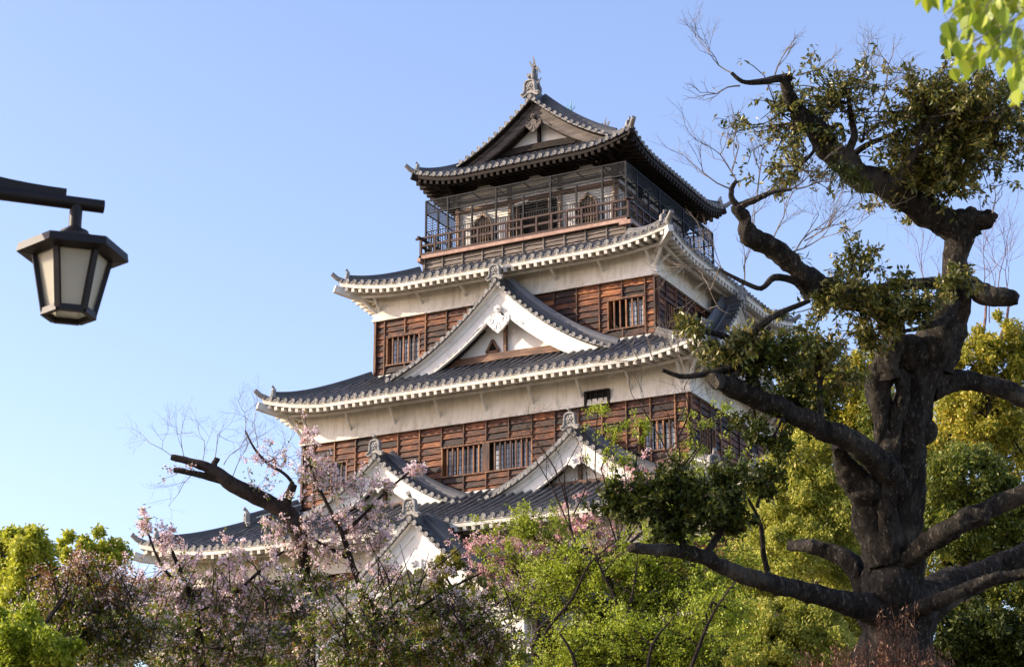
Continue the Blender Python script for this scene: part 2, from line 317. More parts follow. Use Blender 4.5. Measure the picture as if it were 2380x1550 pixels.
def skirt(T, wallw, walld, sp, body, struts, zst, white=True, rs=.345, inner=None, hiptip=None, ridge_s=1.0):
    wm = M['eave_white'] if white else M['darkwood']
    tiles, ends = MB(), MB(); nu, nf = 56, 8
    for k in range(4):
        Ae, Be = T.e(k); Ai, Bi = T.i(k); vs = []
        for j in range(nf+1):
            f = j/nf; ha = Ae+(Ai-Ae)*f; b = Be+(Bi-Be)*f
            for i in range(nu+1):
                a = (-1+2*i/nu)*ha; vs.append(L(k, a, b, T.Hs(k, a, b)))
        tiles.add(vs, [(j*(nu+1)+i, j*(nu+1)+i+1, (j+1)*(nu+1)+i+1, (j+1)*(nu+1)+i) for j in range(nf) for i in range(nu)])
        n = int(2*(Ae-.12)/sp); s0 = 2*(Ae-.10)/n
        side = Vector(L(k,1,0,0)); out = Vector(L(k,0,1,0))
        for i in range(n+1):
            a = -(Ae-.10)+i*s0; f = min(1, (Ae-abs(a))/(Ae-Ai)); ln = (Be-Bi)*f
            if ln > .15:
                halfround(tiles, resample(lambda t: L(k, a, Be-ln*t, T.Hs(k, a, Be-ln*t)+.012), ln, .30), side)
            disc(ends, Vector(L(k, a, Be+.005, T.Hs(k, a, Be)+.02+rnd.uniform(-.006,.006))), out+Vector((0,0,-.12)))
            if i < n:      # hanging lip of the pan tile between two discs
                am = a+s0/2; zz = T.Hs(k, am, Be)
                pts = [(-s0/2+.05, .03), (s0/2-.05, .03), (s0/2-.06, -.04), (.05, -.085), (-.05, -.085), (-s0/2+.06, -.04)]
                tiles.prism(pts, L(k, am, Be+.0, zz), side, (0,0,1), -out*.05)
    r = tiles.build('tiled_roof', M['tile'], keep, True); e = ends.build('eave_end_tiles', M['tile_end'], r); e['kind'] = 'stuff'
    # hip ridges
    hr = []
    for sx, sy in ((1,-1), (-1,-1), (1,1), (-1,1)):
        mb = MB(); P = []
        for j in range(13):
            f = .10+.90*j/12; x = sx*(T.we+(T.wi-T.we)*f); y = sy*(T.de+(T.di-T.de)*f); P.append((x, y, T.H(x, y)-.02))
        dg = Vector((sx*(T.we-T.wi), sy*(T.de-T.di), 0)).normalized(); sd_ = Vector((-dg.y, dg.x, 0))
        mb.sweep(ridgep(ridge_s, ridge_s*.85), P, sd_)
        ro = mb.build('hip_ridge', M['tile'], r, True); hr.append(ro)
        p0 = Vector(P[0]); put_oni(ro, p0+dg*.06+Vector((0,0,.0)), dg, .72*ridge_s, True, -.12)
        h = MB(); tipz = T.H(sx*T.we, sy*T.de); e0 = Vector((sx*T.we, sy*T.de, tipz))
        h.tube([e0-dg*.50+Vector((0,0,-.10)), e0-dg*.2+Vector((0,0,-.01)), e0+dg*.05+Vector((0,0,.08)), e0+dg*.27+Vector((0,0,.26))], [.11,.115,.11,.10], 9)
        disc(h, e0+dg*.26+Vector((0,0,.255)), dg+Vector((0,0,.6)), 1.0); h.build('corner_horn_tile', M['tile_end'], ro, True)
    # eave boards, rafters, soffit
    fa = MB(); ring(fa, T, .05, .15, -.27, -.06); ring(fa, T, .02, .12, -.115, -.05); fa.build('eave_board', wm, r)
    ra = MB(); sf = MB()
    for k in range(4):
        Ae, Be = T.e(k); Aw, Bw = halves(k, wallw, walld); run = Be-Bw; n = int(2*(Ae-.35)/rs); s0 = 2*(Ae-.35)/n
        for i in range(n+1):
            a = -(Ae-.35)+i*s0; ln = min(run, Ae-abs(a)-.02)
            if ln < .25: continue
            o1 = .02 if False else .17
            ra.bar(L(k, a, Be-o1+.10, T.Zs(k, a, Be)-.355), L(k, a, Be-ln, T.Zs(k, a, Be-ln)-.355), .135, .15)
        vs = []
        for j in range(5):
            f = j/4; o = .06+(run-.02)*f; ha = Ae-o; b = Be-o
            for i in range(41):
                a = (-1+2*i/40)*ha; vs.append(L(k, a, b, T.Zs(k, a, b)-.272))
        sf.add(vs, [(j*41+i, j*41+i+1, (j+1)*41+i+1, (j+1)*41+i) for j in range(4) for i in range(40)])
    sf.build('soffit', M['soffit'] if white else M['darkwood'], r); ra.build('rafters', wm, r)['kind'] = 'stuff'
    for sx, sy in ((1,-1), (-1,-1), (1,1), (-1,1)):
        mb = MB(); w0 = Vector((sx*wallw, sy*walld, T.ze+.22*(T.de-walld)-.42)); tx, ty, tz = hiptip
        tip = Vector((sx*tx, sy*ty, tz)); mid = w0.lerp(tip, .55)+Vector((0,0,-.10))
        dg = (tip-w0); dg.z = 0; dg.normalize(); sd_ = Vector((-dg.y, dg.x, 0))
        q = [(-.12,-.17),(.12,-.17),(.12,.15),(-.12,.15)]
        mb.sweep(q, [w0, mid, tip-dg*.35+Vector((0,0,-.10)), tip], sd_); mb.build('hip_rafter', wm, r, False, (0,0,0), .012)
    # purlin on struts
    if struts:
        off = .55; mb = MB()
        for k in range(4):
            Aw, Bw = halves(k, wallw, walld); b = Bw+off; P = [L(k, a, b, T.Zs(k, a, b)-.50) for a in np.linspace(-(Aw+off), Aw+off, 30)]
            mb.tube(P, .08, 8)
        mb.build('purlin', wm, r, True)
        for k in (0, 1, 2, 3):
            Aw, Bw = halves(k, wallw, walld); n = int((Aw-.15)//struts[0])
            al = [i*struts[0] for i in range(-n, n+1)]
            if Aw-.3-al[-1] > .6: al += [Aw-.28, -(Aw-.28)]
            for a in al:
                s_ = MB(); s_.tube([L(k, a, Bw-.02, zst), L(k, a, Bw+off, T.Zs(k, a, Bw+off)-.50)], .065, 8); s_.build('eave_strut', wm, r, True)
        for sx, sy in ((1,-1), (-1,-1), (1,1), (-1,1)):
            s_ = MB(); s_.tube([(sx*(wallw-.03), sy*(walld-.03), zst-.1), (sx*(wallw+.62), sy*(walld+.62), T.ze+.22*(T.de-walld-.6)-.45+T.up(wallw+.62, walld+.62))], .08, 8); s_.build('eave_strut', wm, r, True)
    return r

def ringwall(mb, levels):      # levels: (w, d, z) bottom to top
    vs = []
    for w, d, z in levels: vs += [(-w,-d,z), (w,-d,z), (w,d,z), (-w,d,z)]
    m = len(levels); mb.add(vs, [(i*4+j, i*4+(j+1)%4, (i+1)*4+(j+1)%4, (i+1)*4+j) for i in range(m-1) for j in range(4)])

def plaster_wall(w, d, zb, zt):
    mb = MB(); prof = [(.16,zb+.015),(.0,zb),(.0,zb+.10),(.03,zb+.13),(.075,zb+.28),(.105,zb+.5),(.12,zb+.8),(.125,zt)]
    ringwall(mb, [(w-i, d-i, z) for i, z in prof]); return mb.build('plaster_wall', M['plaster'], keep)

def boards(w, d, zt, zb, wins, bsp=1.02, ph=.262, m='boards', bm='batten', rails=True, name='board_wall', post=True):
    """lapped boards with battens on four sides; wins[k] = list of (a0,a1,z0,z1,kind)"""
    pl, bt, bk = MB(), MB(), MB()
    ringwall(bk, [(w-.40, d-.40, zb-.3), (w-.40, d-.40, zt+.02), (w-.06, d-.06, zt+.03)])
    for k in range(4):
        A, B = halves(k, w, d); ws = wins.get(k, []); side = Vector(L(k,1,0,0)); n = int(A/bsp)
        bl = [i*bsp for i in range(-n, n+1)]
        if A-bl[-1] < .35: bl = bl[1:-1]
        rows = int(math.ceil((zt-zb)/ph))
        for r_ in range(rows):
            z1 = zt-r_*ph; z0 = z1-ph-.02; cuts = [-A+.02]+bl+[A-.02]
            for a0, a1 in zip(cuts[:-1], cuts[1:]):
                segs = [(a0, a1)]
                for wa0, wa1, wz0, wz1, _ in ws:
                    if z0+.08 < wz1 and z1-.08 > wz0:
                        ns = []
                        for s0, s1 in segs:
                            if wa1 <= s0 or wa0 >= s1: ns.append((s0, s1)); continue
                            if s0 < wa0: ns.append((s0, wa0))
                            if wa1 < s1: ns.append((wa1, s1))
                        segs = ns
                for s0, s1 in segs:
                    if s1-s0 < .03: continue
                    m_ = max(1, int((s1-s0)/.26)); dz = rnd.uniform(-.012, .012)
                    xs = np.linspace(s0, s1, m_+1); jz = [z0+dz+rnd.uniform(-.012,.012) for _ in xs]; jo = [.004+rnd.uniform(0,.012) for _ in xs]
                    vs = []
                    for x, zz, oo in zip(xs, jz, jo): vs += [L(k, x, B+oo+.012, zz), L(k, x, B-.04, z1), L(k, x, B-.07, z1), L(k, x, B-.05, zz)]
                    pl.add(vs, [(i*4+j, i*4+(j+1)%4, (i+1)*4+(j+1)%4, (i+1)*4+j) for i in range(m_) for j in range(4)]+[(0,1,2,3), (m_*4+3, m_*4+2, m_*4+1, m_*4)])
        for a in bl:
            zs = [(zb, zt)]
            for wa0, wa1, wz0, wz1, _ in ws:
                if wa0-.02 < a < wa1+.02: zs = [(zb, wz0-.06), (wz1+.06, zt)]
            for z0, z1 in zs:
                if z1-z0 > .1: bt.bar(L(k, a, B+.03, z0), L(k, a, B+.03, z1-.003), .05, .045, side)
        if post:
            for s_ in (-1, 1): bt.bar(L(k, s_*(A-.055), B+.022, zb), L(k, s_*(A-.055), B+.022, zt-.004), .15, .06, side)
    root = bk.build(name, M['dark'], keep); pl.build('lapped_boards', M[m], root); bt.build('battens', M[bm], root)
    for k in range(4):
        A, B = halves(k, w, d)
        for a0, a1, z0, z1, kind in wins.get(k, []): window(root, k, a0, a1, z0, z1, B, kind)
    return root

def window(root, k, a0, a1, z0, z1, B, kind):
    fr, br, pn, gr = MB(), MB(), MB(), MB(); dp = .05
    side = Vector(L(k,1,0,0)); bi = B-.30
    fr.bar(L(k,a0-.08,B-.15,z1+.02), L(k,a1+.08,B-.15,z1+.02), .36, .07)
    fr.bar(L(k,a0-.08,B-.15,z0-.02), L(k,a1+.08,B-.15,z0-.02), .38, .06)
    for a in (a0, a1): fr.bar(L(k,a,B-.155,z0+.012), L(k,a,B-.155,z1-.018), .34, .06, side)
    if kind == 'double':
        am = (a0+a1)/2; fr.bar(L(k,am,B+.03,z0+.02), L(k,am,B+.03,z1-.03), .05, .32, side)
    f = fr.build('window', M['batten'], root)
    n = int((a1-a0)/.235)
    for i in range(1, n):
        a = a0+(a1-a0)*i/n
        if kind == 'double' and abs(a-(a0+a1)/2) < .24: continue
        br.bar(L(k,a,B-.05,z0+.012), L(k,a,B-.05,z1-.018), .07, .06, side)
    br.build('window_bars', M['batten'], f)
    p0, p1 = (a0+(a1-a0)*.50, a1-.06) if kind == 'half' else (a0+.07, a1-.07)
    spans = [(p0, p1)] if kind != 'double' else [(a0+.07, (a0+a1)/2-.2), ((a0+a1)/2+.2, a1-.07)]
    for q0, q1 in spans:
        for j in range(max(2, int((q1-q0)/.42))):
            m_ = max(2, int((q1-q0)/.42)); x0 = q0+(q1-q0)*j/m_+.015; x1 = q0+(q1-q0)*(j+1)/m_-.015
            pn.box(Vector(L(k,(x0+x1)/2,bi,(z0+z1)/2)), (abs(x1-x0) if k in (0,2) else .012, abs(x1-x0) if k in (1,3) else .012, z1-z0-.12))
            gr.bar(L(k,(x0+x1)/2,bi+.012,z0+.06), L(k,(x0+x1)/2,bi+.012,z1-.06), .018, .015, side)
            for t in (.2, .4, .6, .8): gr.bar(L(k,x0,bi+.012,z0+.06+(z1-z0-.12)*t), L(k,x1,bi+.012,z0+.06+(z1-z0-.12)*t), .015, .018)
            for x in (x0, x1): gr.bar(L(k,x,bi+.012,z0+.04), L(k,x,bi+.012,z1-.04), .03, .02, side)
    pn.build('pane', M['pane'], f); gr.build('lattice', M['darkwood'], f)

def pendant(parent, k, ca, b, ztop, s, m, simple_=False):
    """carved gable pendant: flat body with two volutes, three-lobed foot, petalled boss above"""
    mb = MB(); half = [(0,.0),(.07,-.02),(.10,-.12),(.16,-.20),(.26,-.22),(.36,-.17),(.44,-.20),(.46,-.32),(.42,-.45),(.33,-.55),(.25,-.62),(.20,-.70),(.12,-.74),(.05,-.80),(0,-.84)]
    if simple_: half = [(0,.0),(.30,-.0),(.30,-.30),(.24,-.33),(.18,-.30),(.12,-.36),(.05,-.42),(0,-.50)]
    pts = [(a*s, z*s) for a, z in half]+[(-a*s, z*s) for a, z in half[::-1][1:-1]]
    out = Vector(L(k,0,1,0)); side = Vector(L(k,1,0,0))
    mb.prism(pts, Vector(L(k, ca, b, ztop)), side, (0,0,1), -out*.10)
    if not simple_:
        for sg in (-1, 1):
            sp_ = [Vector(L(k, ca+sg*(.29+math.cos(t)*r)*s, b+.012, ztop-(.33-math.sin(t)*r)*s)) for t, r in ((t_, .035+.022*t_) for t_ in np.linspace(0, 5.2, 16))]
            mb.tube(sp_, .016*s, 5)
            for q in (.10, .2): mb.tube([Vector(L(k, ca+sg*x*s, b+.01, ztop-z_*s)) for x, z_ in ((.03,.42),(.05+q*.2,.58),(q,.70))], .013*s, 5)
            # carved fins running out under the boards
            fin = [(.30,-.12),(.42,-.14),(.55,-.22),(.70,-.34),(.84,-.46),(.98,-.60),(.92,-.62),(.78,-.52),(.66,-.48),(.56,-.40),(.44,-.36),(.34,-.28)]
            mb.prism([(sg*a*s, z*s) for a, z in fin], Vector(L(k, ca, b-.04, ztop)), side, (0,0,1), -out*.05)
    zc = ztop+(.06 if not simple_ else -.13)*s
    for j in range(6):
        a = j*math.pi/3+.52; mb.lathe(Vector(L(k, ca+math.cos(a)*.085*s, b, zc+math.sin(a)*.085*s)), out, [(.062*s,0),(.055*s,.05*s),(.02*s,.065*s)], 8)
    mb.lathe(Vector(L(k, ca, b, zc)), out, [(.05*s,0),(.045*s,.10*s),(.015*s,.13*s)], 8)
    return mb.build('gable_pendant', m, parent)

def gable(T, k, ca, bv, za, hw, zb, mslope, bw, bin_, style='white', pend=1.0, oni=1.0, hbar=(1.12,.85), tri=False, deco=True):
    g = MB(); ends = MB(); out = Vector(L(k,0,1,0)); side = Vector(L(k,1,0,0)); Hh = za-zb
    def zp(a):
        t = min(1.0, abs(a)/hw); return zb+mslope*hw*(1-t)+(Hh-mslope*hw)*(1-t)**2
    def W_(a, b, z): return L(k, ca+a, b, z)
    def Hm(a, b): return T.Hs(k, ca+a, b)
    # surface
    na = 22; bs = list(np.linspace(bv, bin_, 7))
    for sg in (-1, 1):
        vs = [W_(sg*hw*i/na, b, zp(hw*i/na)) for b in bs for i in range(na+1)]
        g.add(vs, [(j*(na+1)+i, j*(na+1)+i+1, (j+1)*(na+1)+i+1, (j+1)*(na+1)+i) for j in range(len(bs)-1) for i in range(na)])
        b = bv-1.08
        while b > bin_+.05:
            st = int(math.hypot(hw, Hh)/.3); P = []
            for i in range(st+1):
                a = hw*(.02+.98*i/st); z = zp(a)
                if z < Hm(sg*a, b)-.05: break
                P.append(W_(sg*a, b, z+.012))
            if len(P) > 2: halfround(g, P, out)
            b -= .34
        # arc-length points down the verge
        arc = [(hw*i/200, zp(hw*i/200)) for i in range(201)]; d = 0; last = arc[0]; nxt = .22
        for a, z in arc[1:]:
            d += math.hypot(a-last[0], z-last[1]); last = (a, z)
            if d >= nxt:
                nxt += .335; sl = (zp(a+.01)-zp(a-.01))/.02; tv = (side*sg+Vector((0,0,sl))).normalized()
                p0 = Vector(W_(sg*a, bv+.03, z+.02)); p1 = Vector(W_(sg*a, bv-.50, z+.02)); n5 = 5; nv = tv.cross(out); nv = nv if nv.z > 0 else -nv
                vs = []
                for P in (p0, p1): vs += [P+tv*math.cos(math.pi*j/4)*.085+nv*(math.sin(math.pi*j/4)*.09+.005) for j in range(5)]
                g.add(vs, [(j, j+1, 6+j, 5+j) for j in range(4)])
                disc(ends, p0+nv*.012, out, .95)
                q = p0-tv*.168-nv*.03; ends.prism([(-.075,.02),(.075,.02),(.045,-.045),(-.045,-.045)], q, tv, nv, -out*.05)
        roll = [W_(sg*hw*t, bv-.52, zp(hw*t)+.05) for t in np.linspace(.03,.985,24)]; g.tube(roll, .085, 8)
        roll = [W_(sg*hw*t, bv-.78, zp(hw*t)+.03) for t in np.linspace(.0,.97,24)]; g.sweep(KUDARI, roll, out)
        lip = [W_(sg*hw*t, bv+.0, zp(hw*t)-.03) for t in np.linspace(0,1,24)]; ends.sweep([(-.04,-.03),(.02,-.03),(.02,.02),(-.04,.02)], lip, out)
    root = g.build('gable', M['tile'], keep, True); ends.build('verge_end_tiles', M['tile_end'], root)
    # underside
    wm = M['white'] if style == 'white' else M['darkwood']; u = MB()
    for sg in (-1, 1):
        vs = [W_(sg*hw*i/na, b, zp(hw*i/na)-.10) for b in (bv-.05, bin_) for i in range(na+1)]
        u.add(vs, [(i, i+1, na+2+i, na+1+i) for i in range(na)])
    u.build('gable_soffit', wm, root)
    # barge boards with mouldings
    for sg in (-1, 1):
        bb = MB()
        def strip(zo1, zo2, b1, b2, t0=0, t1=1.0):
            n = 26; vs = []
            for i in range(n+1):
                t = t0+(t1-t0)*i/n; a = hw*t; h1 = zo1(t); h2 = zo2(t); z = zp(a)
                for zz, b in ((z-h1, b1), (z-h2, b1), (z-h2, b2), (z-h1, b2)): vs.append(W_(sg*a, b, zz))
            bb.add(vs, [(i*4+j, i*4+(j+1)%4, (i+1)*4+(j+1)%4, (i+1)*4+j) for i in range(n) for j in range(4)]+[(n*4+3, n*4+2, n*4+1, n*4), (0,1,2,3)])
        hb = lambda t: hbar[0]+(hbar[1]-hbar[0])*t
        strip(lambda t: .07, lambda t: .07+hb(t), bv-.33, bv-.46, .0)
        strip(lambda t: .07, lambda t: .07+.34*hb(t), bv-.28, bv-.33, .0)
        strip(lambda t: .07+.80*hb(t), lambda t: .07+.87*hb(t), bv-.305, bv-.33, .0)
        strip(lambda t: .07+.93*hb(t), lambda t: .07+1.0*hb(t), bv-.30, bv-.33, .0)
        bb.build('barge_board', M['white'] if style == 'white' else M['hafu'], root)
    # gable wall and its timbers
    gw = MB(); n = 24; vs = [W_(hw*(-1+2*i/n), bw, max(zb-1.0, zp(hw*(-1+2*i/n))-.1)) for i in range(n+1)]+[W_(hw*(-1+2*i/n), bw, zb-1.2) for i in range(n+1)]
    gw.add(vs, [(i, i+1, n+2+i, n+1+i) for i in range(n)]); gw.build('gable_wall', M['white'], root)
    tm = M['brownbeam'] if style == 'white' else M['darkwood']
    if deco:
        zbm = zb+Hh*.155
        bm = MB(); bwid = hw*.50; P = [W_(a, bw+.13, zbm+.07*math.cos(a/bwid*1.5)) for a in np.linspace(-bwid, bwid, 11)]
        bm.sweep([(-.12,-.15),(.12,-.15),(.12,.15),(-.12,.15)], P, out); bm.build('gable_beam', tm, root)
        pp = MB(); pp.bar(W_(0, bw+.07, zbm+.15), W_(0, bw+.07, za-.5), .20, .13, side); pp.build('gable_post', tm, root)
        for sg in (-1, 1):
            rf = MB(); rf.bar(W_(sg*hw*.50, bw+.06, zbm+.12), W_(sg*.12, bw+.06, za-.75), .22, .12, out); rf.build('gable_brace', tm, root)
            q = MB(); q.bar(W_(sg*hw*.42, bw+.06, zb-.3), W_(sg*hw*.42, bw+.06, zbm-.1), .16, .12, side); q.box(Vector(W_(sg*hw*.56, bw+.35, zbm+.02)), (.28,.28,.3) if True else 0); q.build('gable_block', tm, root)
            r2 = MB(); P = [W_(sg*hw*t, bw+.28, zp(hw*t)-.22-hb(t)*.60) for t in np.linspace(.18,.80,10)]; r2.sweep([(-.10,-.11),(.10,-.11),(.10,.11),(-.10,.11)], P, out); r2.build('gable_rafter', M['darkwood'], root)
        bo = MB(); bo.prism([(-.95,.0),(.95,.0),(.85,-.12),(.62,-.2),(-.62,-.2),(-.85,-.12)], Vector(W_(0, bw+.16, zbm-.10)), side, (0,0,1), -out*.14); bo.build('boat_block', tm, root)
        if tri:
            t = MB(); c0 = Vector(W_(-.62, bw+.05, zbm+.35)); pts = [(-.30,0),(.30,0),(0,.52)]
            for i in range(3):
                p, q = pts[i], pts[(i+1)%3]; t.bar(c0+side*p[0]+Vector((0,0,p[1])), c0+side*q[0]+Vector((0,0,q[1])), .07, .10)
            o_ = t.build('triangular_window', tm, root); t = MB(); t.prism([(-.27,.02),(.27,.02),(0,.47)], c0-out*.03, side, (0,0,1), -out*.015); t.build('opening', M['dark'], o_)
    if pend: pendant(root, k, ca, bv-.24, za-.72*hbar[0]-.38*pend, pend, M['white'] if style == 'white' else M['hafu'], not tri and style == 'white')
    # ridge
    r_ = MB(); r_.sweep(ridgep(1.15*oni, 1.0*oni), [W_(0, b, za-.02) for b in (bv-.02, bv-.6, (bv+bin_)/2, bin_)], side)
    ro = r_.build('ridge', M['tile'], root); put_oni(ro, W_(0, bv+.10, za+.10), out, oni, True)
    ap = MB(); disc(ap, Vector(W_(0, bv+.07, za+.03)), out, 1.0); ap.tube([W_(0, bv+.07, za+.02), W_(0, bv-.4, za+.02)], .09, 8); ap.build('apex_tile', M['tile_end'], ro, True)
    return root

R5 = Tier(5.35, 5.28, 34.06, 3.66, 3.62, 35.02, .52, 2.6, .1)
R4 = Tier(7.75, 7.30, 28.74, 4.95, 4.95, 29.84, .50, 3.4)
R3 = Tier(9.92, 9.62, 23.16, 6.62, 6.06, 25.0, .55, 3.4)
R2 = Tier(13.30, 12.93, 16.72, 8.76, 8.17, 18.9, .60, 4.0)
R1 = Tier(13.40, 13.00, 12.75, 11.65, 11.25, 13.95, .5, 3.5)
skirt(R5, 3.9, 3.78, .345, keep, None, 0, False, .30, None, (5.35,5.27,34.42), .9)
skirt(R4, 6.60, 6.04, .37, keep, (2.13,), 28.02, True, .345, None, (7.87,7.41,28.86))
skirt(R3, 8.74, 8.15, .375, keep, (2.12,), 22.18, True, .345, None, (10.03,9.73,23.34))
skirt(R2, 11.68, 11.29, .38, keep, (2.12,), 15.95, True, .36, None, (13.41,13.05,16.75), 1.1)
skirt(R1, 11.65, 11.25, .38, keep, None, 0, True, .36, None, (13.5,13.1,12.9))
# R2: second, taller stage of the hip ridges
for sx in (1, -1):
    mb = MB(); P = []
    for j in range(7):
        f = .66+.34*j/6; x = sx*(R2.we+(R2.wi-R2.we)*f); y = -(R2.de+(R2.di-R2.de)*f); P.append((x, y, R2.H(x, y)+.25))
    dg = Vector((sx*(R2.we-R2.wi), -(R2.de-R2.di), 0)).normalized(); mb.sweep(ridgep(1.15,.95), P, Vector((-dg.y, dg.x, 0)))
    ro = mb.build('upper_hip_ridge', M['tile'], keep, True); put_oni(ro, Vector(P[0])+dg*.06+Vector((0,0,-.12)), dg, .95, True)
    m2 = MB()
    for zz in (.02,.11,.2):
        m2.sweep([(-.19,0),(.19,0),(.19,.05),(-.19,.05)], [(p[0], p[1], p[2]-.1+zz) for p in P[1:]], Vector((-dg.y, dg.x, 0)))
    m2.build('mortar_bands', M['mortar'], ro)

plaster_wall(6.72, 6.16, 27.51, 29.15); plaster_wall(8.86, 8.27, 21.78, 23.6); plaster_wall(11.80, 11.41, 15.52, 17.2)
w4 = {0: [(-6.0,-4.4,25.5,26.75,'full'), (4.45,6.04,25.5,26.75,'half')], 1: [(-5.2,-3.7,25.5,26.75,'full'), (3.7,5.2,25.5,26.75,'full')]}
w3 = {0: [(-8.1,-6.55,19.7,20.88,'full'), (-2.03,2.03,19.7,20.88,'double'), (6.6,8.14,19.7,20.88,'full')], 1: [(-7.2,-5.6,19.7,20.88,'full'), (5.6,7.2,19.7,20.88,'full'), (-1.6,1.6,19.7,20.88,'double')]}
w2 = {0: [(-10.5,-8.9,14.4,15.35,'full'), (-6.6,-5.0,14.4,15.35,'full'), (5,6.6,14.4,15.35,'full')]}
boards(6.60, 6.04, 27.51, 24.9, w4); boards(8.74, 8.15, 21.78, 18.8, w3); boards(11.68, 11.29, 15.52, 13.9, w2); boards(11.68, 11.29, 12.4, 9.9, {0: [(-8.5,-6.5,10.9,12.0,'full')]})
# mortar strips where the roofs meet the walls
for T in (R3, R2):
    mb = MB()
    for j in range(3):
        w, d, z = T.wi+.13-j*.03, T.di+.13-j*.03, T.zi-.06+j*.04
        for k in range(4):
            A, B = halves(k, w, d); vs = []
            for a in (-A, A):
                for bb_, zz in ((B-.25, z-.1), (B, z-.1+.04), (B, z+.035), (B-.25, z+.035)): vs.append(L(k, a, bb_, zz))
            mb.add(vs, [(0,1,2,3),(7,6,5,4),(0,4,5,1),(1,5,6,2),(2,6,7,3),(3,7,4,0)])
    mb.build('roof_flashing', M['mortar'], keep)
# small hatch in the plaster of the third storey
mb = MB(); hx0, hx1, hz0, hz1 = 4.44, 5.43, 21.70, 22.33
for a in (hx0, hx1): mb.bar((a,-8.25,hz0), (a,-8.25,hz1), .06, .12, (1,0,0))
for z in (hz0, hz1): mb.bar((hx0-.03,-8.25,z), (hx1+.03,-8.25,z), .12, .06)
for t in (.3,.55,.8): mb.bar((hx0+t,-8.21,hz0), (hx0+t-.12,-8.21,hz1), .05, .04, (1,0,0))
hh = mb.build('wall_hatch', M['darkwood'], keep); mb = MB(); mb.box(((hx0+hx1)/2,-8.17,(hz0+hz1)/2), (hx1-hx0,.06,hz1-hz0)); mb.build('hatch_opening', M['dark'], hh)

gable(R3, 0, 0, 7.42, 27.88, 5.2, 24.3, .33, 6.42, 5.9, 'white', 1.15, 1.0, (1.05,.60), True)
gable(R3, 1, 0, 7.96, 27.88, 5.2, 24.3, .33, 6.96, 6.4, 'white', 1.15, 1.0, (1.05,.60), True)
for c_ in (-4.36, 4.36): gable(R2, 0, c_, 9.47, 20.5, 3.95, 18.15, .30, 8.55, 8.0, 'white', .9, 1.0, (.86,.52), False)
gable(R1, 0, .9, 15.5, 16.28, 4.4, 12.55, .72, 14.6, 11.0, 'white', 1.1, 1.05, (1.35,1.2), False, False)
# walls under the low gable
mb = MB(); mb.hexa([(-2.3,-14.7,9.8),(4.1,-14.7,9.8),(4.1,-11,9.8),(-2.3,-11,9.8),(-2.3,-14.7,13.6),(4.1,-14.7,13.6),(4.1,-11,13.6),(-2.3,-11,13.6)]); mb.build('porch_wall', M['plaster'], keep)
mb = MB()
for i in range(13): mb.box((.9,-14.74,9.95+i*.26), (6.2,.05,.25), Matrix.Rotation(-.06,3,'X'))
for i in range(7): mb.box((-2.2+i*1.03,-14.79,11.5), (.06,.05,3.3))
mb.build('porch_boards', M['boards'], keep)

# top roof: two gables back to back over the skirt
for k in (0, 2): gable(R5, k, 0, 4.12, 37.5, 3.72, 34.98, .40, 3.2, -.1, 'dark', .85, 1.15, (.74,.42), False)
def fish(k):
    b0 = 3.75; P0 = Vector(L(k,0,b0,38.05)); out = Vector(L(k,0,1,0)); side = Vector(L(k,1,0,0)); U = Vector((0,0,1))
    mb = MB(); mb.tube([P0-out*.50+U*.0, P0-out*.36+U*.10, P0-out*.12+U*.22, P0+out*.02+U*.46, P0+out*.03+U*.74, P0-out*.02+U*.98, P0-out*.05+U*1.12], [.13,.20,.215,.175,.135,.10,.06], 10)
    f = mb.build('ridge_fish', M['tile_mid'], keep, True)
    fn = MB(); t = side*.05
    fn.prism([(-.02,0),(.10,.02),(.09,.22),(.02,.46),(-.06,.62),(-.02,.40),(-.04,.2)], P0+U*1.0-t*.5, side, U, t*.9+out*.05)
    fn.prism([(0,0),(-.12,.16),(-.22,.42),(-.16,.46),(-.10,.30),(.02,.12)], P0+U*.92, side, U, out*.05)
    fn.prism([(0,.05),(.12,.12),(.24,-.02),(.34,-.26),(.30,-.28),(.22,-.12),(.08,-.06)], P0+U*1.0, side, U, out*.05)
    fn.build('tail_fin', M['tile_mid'], f)
    for sg in (-1, 1):
        q = MB(); q.prism([(sg*.12,.12),(sg*.26,.2),(sg*.40,.46),(sg*.34,.40),(sg*.24,.30),(sg*.14,.32)], P0+out*.05, side, U, out*.05); q.build('side_fin', M['tile_mid'], f)
    q = MB()
    for i in range(8): q.prism([(0,0),(.12,.03),(.02,.12)], P0+out*(-.55+.07*i if i < 4 else -.25)+U*(.18+.13*i), -out, U, side*.03)
    q.build('back_spines', M['tile_mid'], f)
for k in (0, 2): fish(k)
mb = MB(); mb.sweep(ridgep(1.35,1.45), [(0,y,37.47) for y in np.linspace(-4.0,4.0,9)], (1,0,0)); mb.build('main_ridge', M['tile'], keep)
mb = MB(); mb.tube([(0,0,38.0),(0,0,39.0)], [.04,.02], 8)
for a in range(6): mb.tube([(0,0,38.45),(math.cos(a)*.22,math.sin(a)*.22,38.72)], .012, 5)
mb.build('lightning_rod', M['copper'], keep)

